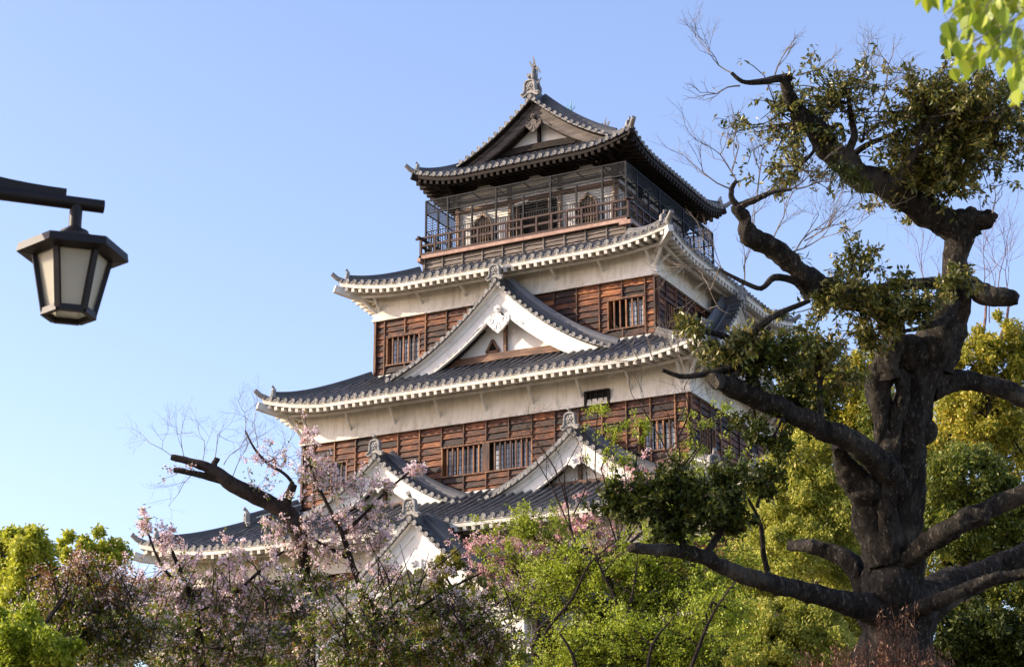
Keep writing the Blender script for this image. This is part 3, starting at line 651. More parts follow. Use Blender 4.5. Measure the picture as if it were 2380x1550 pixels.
# fifth storey, balcony and cage
mb = MB(); ringwall(mb, [(3.82,3.70,30.6),(3.82,3.70,34.5)]); f5 = mb.build('top_storey_wall', M['white'], keep)
for k in range(4):
    A, B = halves(k, 3.9, 3.78); side = Vector(L(k,1,0,0)); out = Vector(L(k,0,1,0))
    for a in (-A+.09, -1.22, 1.22, A-.09):
        p = MB(); p.bar(L(k,a,B-.03,30.65), L(k,a,B-.03,33.0), .17, .12, side); p.build('pillar', M['plank5'], f5)
        q = MB(); q.bar(L(k,a,B-.0,33.0), L(k,a,B-.0,33.75), .24, .14, side)
        w_ = .95; q.prism([(-w_,.28),(w_,.28),(w_,.22),(w_*.75,.12),(w_*.45,.03),(.2,0),(-.2,0),(-w_*.45,.03),(-w_*.75,.12),(-w_,.22)], Vector(L(k,a,B+.12,33.62)), side, (0,0,1), -out*.16); q.build('bracket', M['darkwood'], f5)
    q = MB(); q.bar(L(k,-A,B+.03,32.86), L(k,A,B+.03,32.86), .06, .16); q.build('tie_beam', M['brownbeam'], f5)
    q = MB(); q.bar(L(k,-A,B+.01,33.28), L(k,A,B+.01,33.28), .06, .10); q.bar(L(k,-A,B+.03,30.85), L(k,A,B+.03,30.85), .06, .2); q.build('dark_tie_beam', M['darkwood'], f5)
    q = MB(); q.bar(L(k,-A,B+.15,34.0), L(k,A,B+.15,34.0), .24, .22); q.build('eave_beam', M['darkwood'], f5)
    for c_ in (-2.56, 2.56):      # bell-shaped window
        o_ = [(-.52,0),(.52,0),(.50,.55),(.46,.98),(.36,1.18),(.2,1.32),(.08,1.40),(0,1.5),(-.08,1.40),(-.2,1.32),(-.36,1.18),(-.46,.98),(-.50,.55)]
        z0 = 31.15; base = Vector(L(k,c_,B-.04,z0))
        w_ = MB(); n = len(o_); inn = [(a*.84, z*.88+.06) for a, z in o_]
        vs = [base+side*a+Vector((0,0,z)) for a, z in o_]+[base+side*a+Vector((0,0,z)) for a, z in inn]; vs += [v+out*.10 for v in vs]
        w_.add(vs, [(i, (i+1)%n, n+(i+1)%n, n+i) for i in range(n)]+[(2*n+i, 3*n+i, 3*n+(i+1)%n, 2*n+(i+1)%n) for i in range(n)]+[(i, 2*n+i, 2*n+(i+1)%n, (i+1)%n) for i in range(n)]+[(n+i, n+(i+1)%n, 3*n+(i+1)%n, 3*n+i) for i in range(n)])
        wf = w_.build('bell_window', M['plank5'], f5); w_ = MB(); w_.prism(inn, base-out*.02, side, (0,0,1), out*.03); w_.build('opening', M['dark'], wf)
        w_ = MB()
        for a in (-.26,-.13,0,.13,.26): w_.bar(base+side*a+out*.03+Vector((0,0,.06)), base+side*a+out*.03+Vector((0,0,1.2)), .03, .03, side)
        for z in (.3,.55,.8,1.0): w_.bar(base-side*.38+out*.03+Vector((0,0,z)), base+side*.38+out*.03+Vector((0,0,z)), .03, .03)
        w_.build('lattice', M['plank5'], wf)
    dr = MB(); dr.prism([(-1.05,0),(1.05,0),(1.05,1.95),(-1.05,1.95)], Vector(L(k,0,B-.06,30.75)), side, (0,0,1), out*.03); d_ = dr.build('doorway', M['dark'], f5)
    for sg in (-1, 1):
        q = MB(); c_ = sg*.78
        q.bar(L(k,c_,B+.0,30.75), L(k,c_,B+.0,32.7), .42, .05, side); q.build('door_leaf', M['plank5'], d_)
# balcony
mb = MB(); mb.box((0,0,30.60), (9.9,9.9,.10)); bal = mb.build('balcony_floor', M['greywood'], keep)
mb = MB()
for k in range(4):
    mb.bar(L(k,-5.06,5.0,30.54), L(k,5.06,5.0,30.54), .12, .15)
    mb.bar(L(k,4.6,5.03,30.42), L(k,5.12,5.03,30.42), .16, .18)
mb.build('floor_edge_beam', M['pinkbeam'], bal)
boards(4.88, 4.88, 30.45, 29.7, {}, .985, .20, 'greywood', 'greywood', False, 'balcony_skirt')
mb = MB()
for k in range(4):
    side = Vector(L(k,1,0,0)); B = 5.0
    mb.bar(L(k,-5.25,B,31.44), L(k,5.25,B,31.44), .09, .09); mb.bar(L(k,-5.0,B,31.08), L(k,5.0,B,31.08), .06, .10); mb.bar(L(k,-5.0,B,30.68), L(k,5.0,B,30.68), .09, .10)
    for i in range(-7, 8): mb.bar(L(k,i*.712,B+.002*(i%2),30.62), L(k,i*.712,B+.002*(i%2),31.395), .10, .085, side)
mb.build('balcony_railing', M['redrail'], bal)
cg, nb, hb_, tp = MB(), MB(), MB(), MB(); B = 4.84
for k in range(4):
    side = Vector(L(k,1,0,0))
    for a in (-4.84,-3.73,-2.52,-1.33,0,1.31,2.53,3.75): cg.bar(L(k,a,B,30.65), L(k,a,B,33.22 if a not in (-2.52,0,2.53) else 32.62), .075, .07, side)
    for z, t in ((33.22,.05),(32.62,.05),(31.78,.035),(30.78,.035)): cg.bar(L(k,-B,B+.002,z), L(k,B,B+.002,z), t, t)
    a = -B+.05
    while a < B: nb.bar(L(k,a,B,30.78), L(k,a,B,31.78), .025, .022, side); a += .115
    z = 31.78
    while z < 32.6: hb_.bar(L(k,-B,B,z), L(k,B,B,z), .017, .017); z += .12
    a = -B
    while a < B: hb_.bar(L(k,a+.6,B-.01,31.78), L(k,a+.6,B-.01,32.62), .02, .02, side); a += 1.22
    a = -B+.03
    while a < B: tp.bar(L(k,a,B,32.62), L(k,a,B,33.22), .011, .011, side); a += .055
    z = 32.66
    while z < 33.2: tp.bar(L(k,-B,B,z), L(k,B,B,z), .011, .011); z += .055
    for a in (-4.2,-3.73,-2.52,-1.33,0,1.31,2.53,3.75,4.3): cg.bar(L(k,a,B,33.2), L(k,a,3.8,33.2), .05, .05)
    cg.bar(L(k,-4.3,4.3,33.18), L(k,4.3,4.3,33.18), .045, .045)
cage = cg.build('safety_cage', M['metal'], bal); nb.build('lower_bars', M['metal'], cage); hb_.build('slats', M['metal'], cage); tp.build('net_band', M['metal'], cage)

# stone base
mb = MB(); ringwall(mb, [(18.2,17.8,2.6),(16.0,15.6,4.6),(14.1,13.7,7.2),(12.9,12.5,9.2),(12.5,12.1,10.0)])
mb.add([(-12.5,-12.1,10),(12.5,-12.1,10),(12.5,12.1,10),(-12.5,12.1,10)], [(0,1,2,3)]); mb.build('stone_base', M['stone'], keep)
mb = MB(); ringwall(mb, [(7,7,2.6),(6,17,2.6)][:1]+[(7,7,2.7)]); mb = MB()
mb.hexa([(-4.2,-20,2.6),(6.2,-20,2.6),(6.2,-12,2.6),(-4.2,-12,2.6),(-3,-17,9.8),(4.8,-17,9.8),(4.8,-11.5,9.8),(-3,-11.5,9.8)]); mb.build('entrance_base', M['stone'], keep)

# loudspeaker and camera on the top storey
ls = empty('loudspeaker', (3.05,-3.72,33.8), 'round dark horn loudspeaker under the top eave, above the wire cage', 'loudspeaker')
mb = MB(); ax = Vector((.2,-1,-.12)).normalized(); c0 = Vector((3.12,-4.02,33.86)); mb.lathe(c0-ax*.22, ax, [(.05,0),(.07,.08),(.12,.18),(.21,.27),(.24,.30),(.24,.32),(.21,.315),(.10,.20),(.05,.12)], 20); mb.build('horn', M['redrail'], ls, True)
mb = MB(); mb.lathe(c0-ax*.05, ax, [(.05,0),(.055,.10),(.03,.14)], 12); mb.build('driver_cone', M['tile_end'], ls, True)
mb = MB(); mb.bar(c0-ax*.2, c0-ax*.32+Vector((0,.1,.1)), .05); mb.build('mount', M['metal'], ls)
cc = empty('security_camera', (-.2,-4.6,32.2), 'pale tubular security camera behind the cage slats at mid balcony', 'camera')
mb = MB(); mb.tube([(-.52,-4.62,32.30),(.12,-4.55,32.42)], .085, 12); mb.build('housing', M['tile_end'], cc, True)
mb = MB(); mb.tube([(-.53,-4.622,32.298),(-.50,-4.618,32.304)], .07, 12); mb.build('lens', M['dark'], cc, True)
mb = MB(); mb.bar((0,-4.6,32.3), (.25,-4.80,32.15), .05); mb.build('arm', M['metal'], cc)

# ------------------------------------------------------------------ ground
mb = MB(); xs = sorted(set([-3000,-800,-300,-150]+list(range(-100,101,5))+[150,300,800,3000])); n = len(xs)
for y in xs:
    for x in xs: mb.v.append((x, y, ground_z(x, y)))
mb.f = [(j*n+i, j*n+i+1, (j+1)*n+i+1, (j+1)*n+i) for j in range(n-1) for i in range(n-1)]
g = mb.build('ground', M['ground'], None, True); g['kind'] = 'structure'

# ------------------------------------------------------------------ plants: woody paths and leaves
NR = np.random.default_rng(11)
class Wood:
    def __init__(s): s.mb = MB()
    def limb(s, pts, rad, n=8, k=3, jit=0.):
        P = catmull(pts, k); R_ = np.interp(np.linspace(0, len(pts)-1, len(P)), range(len(pts)), rad)
        if jit: P = [p if i in (0, len(P)-1) else p+NR.normal(0, jit, 3)*R_[i] for i, p in enumerate(P)]; R_ = [r*(1+NR.uniform(-jit, jit)) for r in R_]
        s.mb.tube(P, list(R_), n)
    def rough(s, amp, scale=3.):
        from mathutils import noise as N_
        out = []
        for v in s.mb.v:
            p = Vector(v)*scale; p = Vector((p.x, p.y, p.z*.5)); q = N_.noise_vector(p)+N_.noise_vector(p*2.3)*.6+N_.noise_vector(p*5.1)*.35
            out.append((v[0]+q.x*amp, v[1]+q.y*amp, v[2]+q.z*amp*.4))
        s.mb.v = out
    def build(s, name, m, parent): return s.mb.build(name, m, parent, True) if s.mb.v else None
def leaves_mesh(name, pos, size, m, parent, droop=.4, aspect=.5, spread=1.0, fold=.25, dirs=None):
    """one small folded leaf (two triangles) per position"""
    N = len(pos)
    if N == 0: return None
    d = NR.normal(0, 1, (N,3))*spread; d[:,2] -= droop
    if dirs is not None: d = d+dirs
    d /= np.linalg.norm(d, axis=1)[:,None]+1e-9
    r = NR.normal(0, 1, (N,3)); r[:,2] *= .45; r -= d*np.sum(r*d, 1)[:,None]; r /= np.linalg.norm(r, axis=1)[:,None]+1e-9
    u = np.cross(d, r); sz = (size*NR.uniform(.7, 1.25, N))[:,None]
    V = np.empty((N,4,3)); V[:,0] = pos; V[:,1] = pos+d*sz*.5+r*sz*aspect*.5+u*sz*fold*.35; V[:,2] = pos+d*sz; V[:,3] = pos+d*sz*.5-r*sz*aspect*.5+u*sz*fold*.35
    me = bpy.data.meshes.new(name); me.vertices.add(N*4); me.vertices.foreach_set('co', V.reshape(-1))
    base = np.arange(N)[:,None]*4; F = np.concatenate([base+np.array([[0,1,2]]), base+np.array([[0,2,3]])], 1).reshape(-1)
    me.loops.add(N*6); me.loops.foreach_set('vertex_index', F.astype(np.int32))
    me.polygons.add(N*2); me.polygons.foreach_set('loop_start', np.arange(0, N*6, 3, dtype=np.int32)); me.polygons.foreach_set('loop_total', np.full(N*2, 3, np.int32))
    me.update(calc_edges=True); me.validate()
    return link(name, me, m, parent)
def ball(c, r, n):
    """n points inside an ellipsoid with radii r, denser outwards"""
    v = NR.normal(0, 1, (n,3)); v /= np.linalg.norm(v, axis=1)[:,None]; v *= NR.uniform(.15, 1, n)[:,None]**.45
    return np.array(c)+v*np.array(r)
def twig(w, a, b, r0, r1, sag=.08, n=5, side=4):
    a = np.array(a, float); b = np.array(b, float); l = np.linalg.norm(b-a); m1 = a+(b-a)*.35+NR.normal(0, .09, 3)*l; m2 = a+(b-a)*.7+NR.normal(0, .09, 3)*l
    w.limb([a, m1, m2, b], [r0, r0*.75+r1*.25, r0*.4+r1*.6, r1], n, 2); return [a, m1, m2, b]
def spray(w, start, c, rad, nsec, nter, r=.02, fine=.004, gauss=.55, tl=.42):
    """branches from start that fill a soft-edged ellipsoid; returns points along the outer twigs"""
    out = []; c = np.array(c); rad = np.array(rad); mid = twig(w, start, c, r, r*.55, n=6); ms = float(np.mean(rad))
    pts = c+NR.normal(0, gauss, (nsec,3))*rad if gauss else ball(c, rad*.85, nsec)
    for p in pts:
        o = mid[1+NR.integers(0,3)]; q = twig(w, o, p, max(r*.36, fine*1.6), fine*1.5); dn = (q[3]-q[1]); dn = dn/(np.linalg.norm(dn)+1e-6)
        for j in range(nter):
            t = q[1+NR.integers(0,3)]; e = t+(dn*.55+NR.normal(0, .55, 3)+np.array([0,0,.12]))*ms*tl*NR.uniform(.6, 1.4)
            b_ = twig(w, t, e, fine*1.6, fine, n=4); out += [b_[3], b_[2], t+(b_[2]-t)*.8, t+(b_[2]-t)*.45]
        out += [q[3], q[2]]
    return np.array(out)
def around(tips, n, s, z=0.):
    p = np.repeat(tips, n, 0); p = p+NR.normal(0, s, p.shape); p[:,2] += z; return p
def bare(w, start, direction, length, depth, r, n=3, ang=.5):
    """forking leafless twigs"""
    d = np.array(direction, float); d /= np.linalg.norm(d); end = np.array(start)+d*length+NR.normal(0, .05, 3)*length
    m_ = (np.array(start)+end)/2+NR.normal(0, .05, 3)*length; w.limb([start, m_, end], [r, r*.8, r*.6], 4 if r < .012 else 6, 2)
    if depth == 0: return
    for i in range(n):
        nd = d+NR.normal(0, ang, 3); nd[2] += .12; t = (end, m_, end)[i%3]; bare(w, t, nd, length*NR.uniform(.6,.85), depth-1, r*.58, n, ang)
def blob_crown(c, r, n, clumps, cr=.3, flat=1.):
    """leaf positions in clumps spread over an ellipsoid's outer part"""
    v = NR.normal(0, 1, (clumps,3)); v /= np.linalg.norm(v, axis=1)[:,None]; v *= NR.uniform(.45, 1.0, clumps)[:,None]
    cc = np.array(c)+v*np.array(r); per = max(1, n//clumps); p = np.repeat(cc, per, 0)
    q = NR.normal(0, 1, p.shape); q /= np.linalg.norm(q, axis=1)[:,None]; q *= (NR.uniform(0, 1, len(p))**.5)[:,None]*np.repeat(NR.uniform(.6,1.3,clumps), per)[:,None]*cr
    q[:,2] *= flat; return p+q, cc
def world_r(rp, D, dep=None):      # radii given in photo pixels -> metres (x, depth, z) turned with the view
    a, b = rp[0]*D/FP, rp[1]*D/FP; d = dep if dep else (a+b)/2; return np.array([max(a, d*.8), max(d, a*.6), b])

# --- the old evergreen on the right: thick pruned limbs, tufts of leaves
D0 = 24.; sc = D0/FP
base = at(2085, 1540, D0); gz = ground_z(base[0], base[1])
old = empty('old_evergreen_tree', (base[0], base[1], gz), 'huge old evergreen with thick pruned dark limbs and sparse leafy tufts', 'tree')
def pth(l, dz=0.): return [at(x, y, D0+dd+dz) for x, y, r, dd in l], [r*sc for x, y, r, dd in l]
w = Wood()
tr = [(2085,1470,112,0),(2082,1420,120,0),(2078,1360,90,0),(2092,1270,74,0),(2098,1160,66,0),(2106,1050,66,0),(2120,960,66,0),(2140,880,58,0),(2168,800,48,0),(2200,740,40,0),(2222,670,35,0),(2226,610,34,0),(2236,555,40,0),(2246,512,40,0)]
P, R_ = pth(tr); R_ = [r*(.74 if r > .3 else .9) for r in R_]; P = [np.array([base[0], base[1], gz-.2]), at(2080, 1620, D0)]+P; R_ = [.9, .62]+R_; w.limb(P, R_, 36, 12, .0); w.rough(.085, 1.9); w.rough(.022, 9.)
trunk = w.build('trunk', M['bark'], old)
for x, y, r, dd in [(2010,1140,40,-.25),(2045,870,34,-.2),(2070,1365,56,-.25),(2110,820,44,-.1),(2140,1000,34,0)]:
    c_ = at(x, y, D0+dd); rr = r*sc; w = Wood(); w.mb.lathe(c_-np.array([0,0,rr]), (0.1,0.05,1), [(rr*math.sin(t)+.01, rr*(1-math.cos(t))) for t in np.linspace(0.05, math.pi-.05, 14)], 18); w.rough(.06, 4.); w.build('burl', M['bark'], trunk)
limbs = {
 'A': [(2236,545,44,0),(2200,520,42,.0),(2160,497,40,-.1),(2110,465,40,-.2),(2060,432,40,-.3),(2000,412,38,-.4),(1965,385,36,-.5),(1930,345,34,-.6),(1890,295,28,-.7),(1858,262,23,-.8),(1836,222,19,-.9),(1824,180,14,-1.)],
 'B': [(2075,810,36,-.2),(2070,760,36,-.3),(2050,720,34,-.5),(2010,700,32,-.7),(1950,690,34,-.9),(1895,662,34,-1.1),(1850,622,30,-1.2),(1805,582,26,-1.3),(1765,562,26,-1.4),(1738,545,22,-1.5),(1732,512,16,-1.55),(1716,478,13,-1.6)],
 'C': [(2085,1140,46,-.2),(2060,1095,40,-.4),(2020,1055,36,-.6),(1975,1022,31,-.9),(1920,1000,29,-1.2),(1860,970,28,-1.5),(1800,945,28,-1.7),(1740,915,26,-1.9),(1690,893,24,-2.1),(1652,884,21,-2.3)],
 'D': [(2060,1300,60,-.1),(2030,1220,54,-.1),(2010,1150,46,-.2),(1985,1110,34,-.3),(1962,1075,26,-.4),(1945,1030,20,-.5)],
 'E': [(2060,1420,52,-.2),(2000,1408,38,-.5),(1950,1395,30,-.7),(1890,1378,27,-1.),(1820,1362,25,-1.4),(1750,1345,23,-1.8),(1690,1320,20,-2.1),(1630,1292,18,-2.4),(1560,1276,17,-2.7),(1500,1276,14,-3.),(1468,1274,12,-3.1)],
 'F': [(2030,1400,34,.1),(2005,1350,30,.2),(1975,1305,28,.3),(1930,1280,24,.5),(1880,1270,20,.6),(1835,1264,16,.8)],
 'G': [(2075,1330,30,-.05),(2130,1278,30,-.4),(2190,1240,28,-.7),(2250,1210,30,-.8),(2320,1175,27,-.8),(2390,1142,25,-.9),(2480,1105,22,-1.),(2600,1060,16,-1.2)],
 'H': [(2160,900,40,.1),(2215,884,32,.2),(2270,888,27,.3),(2330,905,28,.4),(2400,935,28,.5),(2500,960,22,.6),(2600,970,16,.7)],
 'I': [(2090,1450,80,.2),(2140,1410,66,.3),(2200,1365,56,.5),(2260,1345,44,.7),(2330,1315,40,.8),(2400,1280,36,.9),(2500,1230,26,1.1)],
 'J': [(2085,1440,24,-.2),(2150,1408,22,-.7),(2210,1385,18,-1.),(2280,1352,17,-1.1),(2360,1335,15,-1.2),(2450,1320,12,-1.3)],
 'K': [(2222,660,34,0),(2262,668,28,-.1),(2300,686,30,-.2),(2340,690,26,-.25),(2362,692,20,-.3)],
 'L': [(2236,535,42,0),(2262,515,30,-.05),(2290,512,24,-.1),(2304,496,20,-.1)], 'P': [(2238,550,40,0),(2232,510,30,-.05),(2228,492,16,-.1)], 'R': [(2250,540,34,0),(2254,500,22,-.05),(2252,486,13,-.1)],
 'M': [(2075,1330,30,-.15),(2066,1240,32,-.28),(2062,1150,32,-.34),(2066,1060,28,-.36),(2082,985,22,-.36),(2098,920,20,-.36),(2100,860,16,-.3)],
 'N': [(2060,880,42,-.3),(2058,840,38,-.3),(2075,800,36,-.3)], 'O': [(2036,860,34,-.3),(2050,960,34,-.25),(2064,1080,34,-.2),(2080,1200,34,-.1)],
 'Q': [(2175,850,48,.1),(2196,810,44,.1),(2215,780,36,.1),(2230,720,22,.0)],
}
LP = {}
for k_, l in limbs.items():
    w = Wood(); P, R_ = pth(l); R_ = [r*.82 for r in R_]; w.limb(P, R_, 20, 8, .0); w.rough(.055, 4.); w.rough(.016, 13.); w.build('limb', M['bark'], trunk); LP[k_] = P
w = Wood(); bt = Wood()
sec = [([(2085,452,20,-.2),(2085,430,17,-.5),(2105,390,13,-.6),(2130,352,10,-.7),(2180,330,7,-.9)],), ([(2110,462,14,.1),(2140,415,12,.2),(2200,420,8,.3),(2240,415,5,.4)],), ([(1962,372,11,-.5),(1985,320,9,-.6),(1978,270,7,-.6),(1968,205,4,-.7)],), ([(1962,375,9,-.4),(2010,340,7,-.2),(2060,318,5,0),(2120,290,3,0)],),
 ([(1880,280,9,-.6),(1925,300,7,-.4),(1952,290,6,-.2),(1962,330,5,-.2)],), ([(1838,180,10,-1),(1800,185,9,-1.1),(1760,192,7,-1.2),(1725,190,5,-1.3),(1700,170,4,-1.3)],), ([(1720,482,8,-1.6),(1702,465,7,-1.6),(1700,440,6,-1.6),(1712,420,4,-1.6)],), ([(1720,478,9,-1.6),(1760,462,7,-1.7),(1800,445,5,-1.7),(1840,440,4,-1.7)],),
 ([(1880,690,12,-1.1),(1850,655,9,-1.2),(1800,645,8,-1.3),(1770,670,6,-1.4),(1720,652,5,-1.5),(1670,625,3,-1.5)],), ([(1760,925,16,-1.8),(1745,860,13,-1.8),(1735,800,11,-1.8),(1790,740,8,-1.8),(1880,700,5,-1.6)],), ([(1745,850,11,-1.8),(1700,790,8,-1.9),(1640,770,5,-2)],), ([(1690,890,9,-2.1),(1720,850,8,-2.),(1600,875,6,-2.2),(1540,860,4,-2.3)],),
 ([(1910,1000,8,-1.2),(1905,900,7,-1.2),(1925,850,5,-1.1),(1960,800,4,-1.)],), ([(1790,1345,8,-1.5),(1775,1290,6,-1.6),(1768,1220,5,-1.7),(1740,1160,3,-1.8)],), ([(1600,1285,9,-2.5),(1570,1230,8,-2.5),(1530,1190,6,-2.5),(1450,1160,4,-2.6)],), ([(1640,1290,9,-2.4),(1680,1230,7,-2.3),(1720,1190,5,-2.2)],), ([(2010,700,12,-.7),(2020,680,9,-.8),(2060,665,10,-.4),(2130,660,14,-.2),(2215,655,16,0)],), ([(2220,700,11,-.4),(2200,740,10,-.6),(2150,760,6,-.8),(2100,770,4,-.9)],)]
for (l,) in sec: P, R_ = pth(l); w.limb(P, R_, 7, 4, .05)
# leafy tufts: (x, y, rx, ry, attach x, y, depth, twigs, leaves per tip, shade-coloured?)
tufts = [(1840,270,120,120,1870,290,-.7,44,4,0),(1935,200,105,80,1968,240,-.6,40,3,0),(2010,300,70,70,2000,330,-.4,14,1,0),(2180,225,150,85,2130,352,-.8,90,6,0),(2290,255,110,90,2180,330,-.8,60,6,0),(2235,340,165,85,2180,330,-.4,90,6,0),(2160,400,120,75,2140,415,-.2,70,6,0),(2090,330,70,50,2105,390,-.5,16,3,0),(2330,320,50,25,2240,350,-.6,9,3,0),(2150,460,60,35,2140,440,0,16,4,0),(1835,400,70,50,1900,340,-.9,14,3,0),
 (1990,600,70,48,1960,680,-.9,16,4,0),(1930,690,90,40,1940,690,-1.2,26,5,0),(2030,690,90,42,2010,700,-1.,34,5,0),(2120,720,90,50,2150,750,-.9,36,5,0),(2220,650,50,50,2226,690,-.6,18,4,0),(1905,790,70,40,1905,860,-1.3,16,4,0),(2000,780,70,50,2000,720,-.8,20,4,0),
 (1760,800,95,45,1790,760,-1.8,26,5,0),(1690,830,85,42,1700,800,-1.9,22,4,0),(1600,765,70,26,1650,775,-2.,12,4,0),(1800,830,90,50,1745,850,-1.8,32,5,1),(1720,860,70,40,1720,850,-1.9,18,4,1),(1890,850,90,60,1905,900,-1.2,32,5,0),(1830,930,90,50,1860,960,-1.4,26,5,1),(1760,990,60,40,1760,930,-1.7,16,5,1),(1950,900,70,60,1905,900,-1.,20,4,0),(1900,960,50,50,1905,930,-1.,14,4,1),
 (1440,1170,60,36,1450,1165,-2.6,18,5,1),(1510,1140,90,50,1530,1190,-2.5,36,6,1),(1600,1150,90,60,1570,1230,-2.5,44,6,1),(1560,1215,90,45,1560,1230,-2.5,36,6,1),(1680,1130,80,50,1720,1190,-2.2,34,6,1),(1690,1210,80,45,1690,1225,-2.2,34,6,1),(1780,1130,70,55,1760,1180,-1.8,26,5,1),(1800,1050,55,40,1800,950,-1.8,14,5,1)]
pe, pd = [], []
for x, y, rx, ry, ax_, ay, dd, ns, per, dk in tufts:
    c_ = at(x, y+(14 if y < 500 else 0), D0+dd); tp_ = spray(w, at(ax_, ay, D0+dd), c_, world_r((rx, ry), D0+dd)*(np.array([1.12,1.1,.92]) if y < 500 else .98), int(ns*(.75 if x > 2100 and y < 360 else .62 if dk else .8)), 3, r=.024, fine=.0032, gauss=.5, tl=.36)
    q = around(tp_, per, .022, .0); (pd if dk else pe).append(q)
w.build('branches', M['bark'], trunk)
for x, y, vx, vz, ln, dp in [(1700,170,-.7,.6,.35,4),(1720,200,-.8,-.3,.3,3),(1800,180,.3,.9,.25,3),(1850,175,.9,.3,.3,3),(1990,240,.2,1,.34,4),(2040,260,.3,.9,.3,4),(2060,200,.1,1,.25,3),(2110,270,.2,1,.28,3),(1712,420,-.5,.9,.4,4),(1700,440,-.9,.5,.35,4),(1700,400,.2,1,.34,3),(1760,455,.1,1,.3,4),(1840,440,.6,.5,.3,3),
 (1790,570,.4,.9,.38,4),(1840,600,.7,.8,.42,4),(1870,560,.9,.5,.36,4),(1750,555,.1,1,.3,3),(1820,590,.9,.35,.5,4),(1680,630,-.8,.1,.35,4),(1670,625,-.2,-.6,.3,3),(1690,650,-.5,.8,.32,4),(1730,655,.0,.9,.2,3),(1550,865,-.8,.3,.35,4),(1600,875,-.4,.7,.28,4),(2306,496,.3,1,.2,2),(1850,440,.6,.2,.2,3),(2340,300,.3,.8,.2,3)]:
    d_ = _R*vx+_U*vz+_F*NR.uniform(-.3,.3); dd = -1.2 if y > 300 else -.8; bare(bt, at(x, y, D0+dd), d_, ln, dp, .011, 3, .42)
bt.build('bare_twigs', M['twig'], trunk)
leaves_mesh('foliage', np.concatenate(pe), .080, M['l_evergreen'], old, .45, .42, 1.0)
leaves_mesh('shaded_foliage', np.concatenate(pd), .082, M['l_dark'], old, .35, .42, 1.0)  # shade on these tufts is put into the darker leaf colour
for x, y in [(1985,395),(1970,390),(1995,420),(1945,395),(1960,408),(1940,375),(2010,415),(1930,385),(1830,200),(1835,215),(1845,590),(1860,600)]:
    leaves_mesh('fern_tuft', around(np.array([at(x, y+8, D0-.7)]), 26, .045), .16, M['l_fern'], old, .9, .10, .8)

# --- generic trees
def tree(name, label, cat, D, trunk_px, crowns, leafm, lsize, woodm, group=None, extra=None, droop=.4, aspect=.5, trad=.14, twigs=6, flat=1., limbs_=True, gx=None):
    """trunk_px: path of the trunk in photo pixels (top of frame downwards is extended to the ground); crowns: (x, y, rx, ry, dD, leaves, clumps)"""
    b0 = at(trunk_px[0][0], trunk_px[0][1], D); gzz = ground_z(b0[0], b0[1])
    root = empty(name, (b0[0], b0[1], gzz), label, cat, group)
    P = [np.array([b0[0], b0[1], gzz-.2]), b0*1.0]+[at(x, y, D+(NR.uniform(-.2,.2))) for x, y in trunk_px[1:]]
    P[1] = b0; w = Wood(); w.limb(P, list(np.linspace(trad, trad*.35, len(P))), 9, 4, .06)
    allp = []; 
    for cr in crowns:
        x, y, rx, ry, dd, n, cl = cr[:7]; R_ = world_r((rx, ry), D+dd); c_ = at(x, y, D+dd); p, cc = blob_crown(c_, R_, n, cl, cr[7] if len(cr) > 7 else .28*np.mean(R_), flat); allp.append(p)
        if limbs_:
            d_ = [np.linalg.norm(q-c_) for q in P[1:]]; s_ = P[1+int(np.argmin(d_))]; mid = twig(w, s_, c_, trad*.35, trad*.18, n=6)
            for q in cc[NR.permutation(len(cc))[:twigs]]: twig(w, mid[2+NR.integers(0,2)], q, trad*.13, .008, n=4)
    w.build('trunk', woodm, root)
    leaves_mesh('foliage', np.concatenate(allp), lsize, leafm, root, droop, aspect)
    if extra: extra(root, allp, P)
    return root

FAR = 'leafy trees behind the castle grounds'
# far left camphors
tree('camphor_tree', 'yellow-green camphor crown at the far left edge, the taller rounded one', 'tree', 66, [(40,1700),(50,1400)], [(70,1288,75,75,0,9000,46),(5,1290,60,70,1,6000,30),(80,1420,110,80,0,11000,46),(20,1460,90,90,0,8000,34)], M['l_lime'], .17, M['bark'], FAR, droop=.3, aspect=.55, trad=.35)
tree('camphor_tree', 'yellow-green camphor crown left of the castle eave, lower and knobbly', 'tree', 70, [(220,1700),(220,1420)], [(180,1278,50,42,0,5500,26),(240,1290,62,55,0,7500,34),(200,1370,100,60,1,8500,36),(250,1440,100,90,0,9000,36),(380,1370,60,40,4,4000,18),(420,1440,90,70,4,6500,24)], M['l_lime'], .17, M['bark'], FAR, droop=.3, aspect=.55, trad=.35)
tree('broadleaf_tree', 'bright green leafy tree low in the far left corner beside the cherry trees', 'tree', 50, [(40,1700),(60,1500)], [(40,1480,110,70,-16,8000,36),(120,1520,90,50,-16,6000,26),(30,1550,100,60,-16,7000,30)], M['l_maple'], .11, M['bark_dark'], FAR, trad=.2)
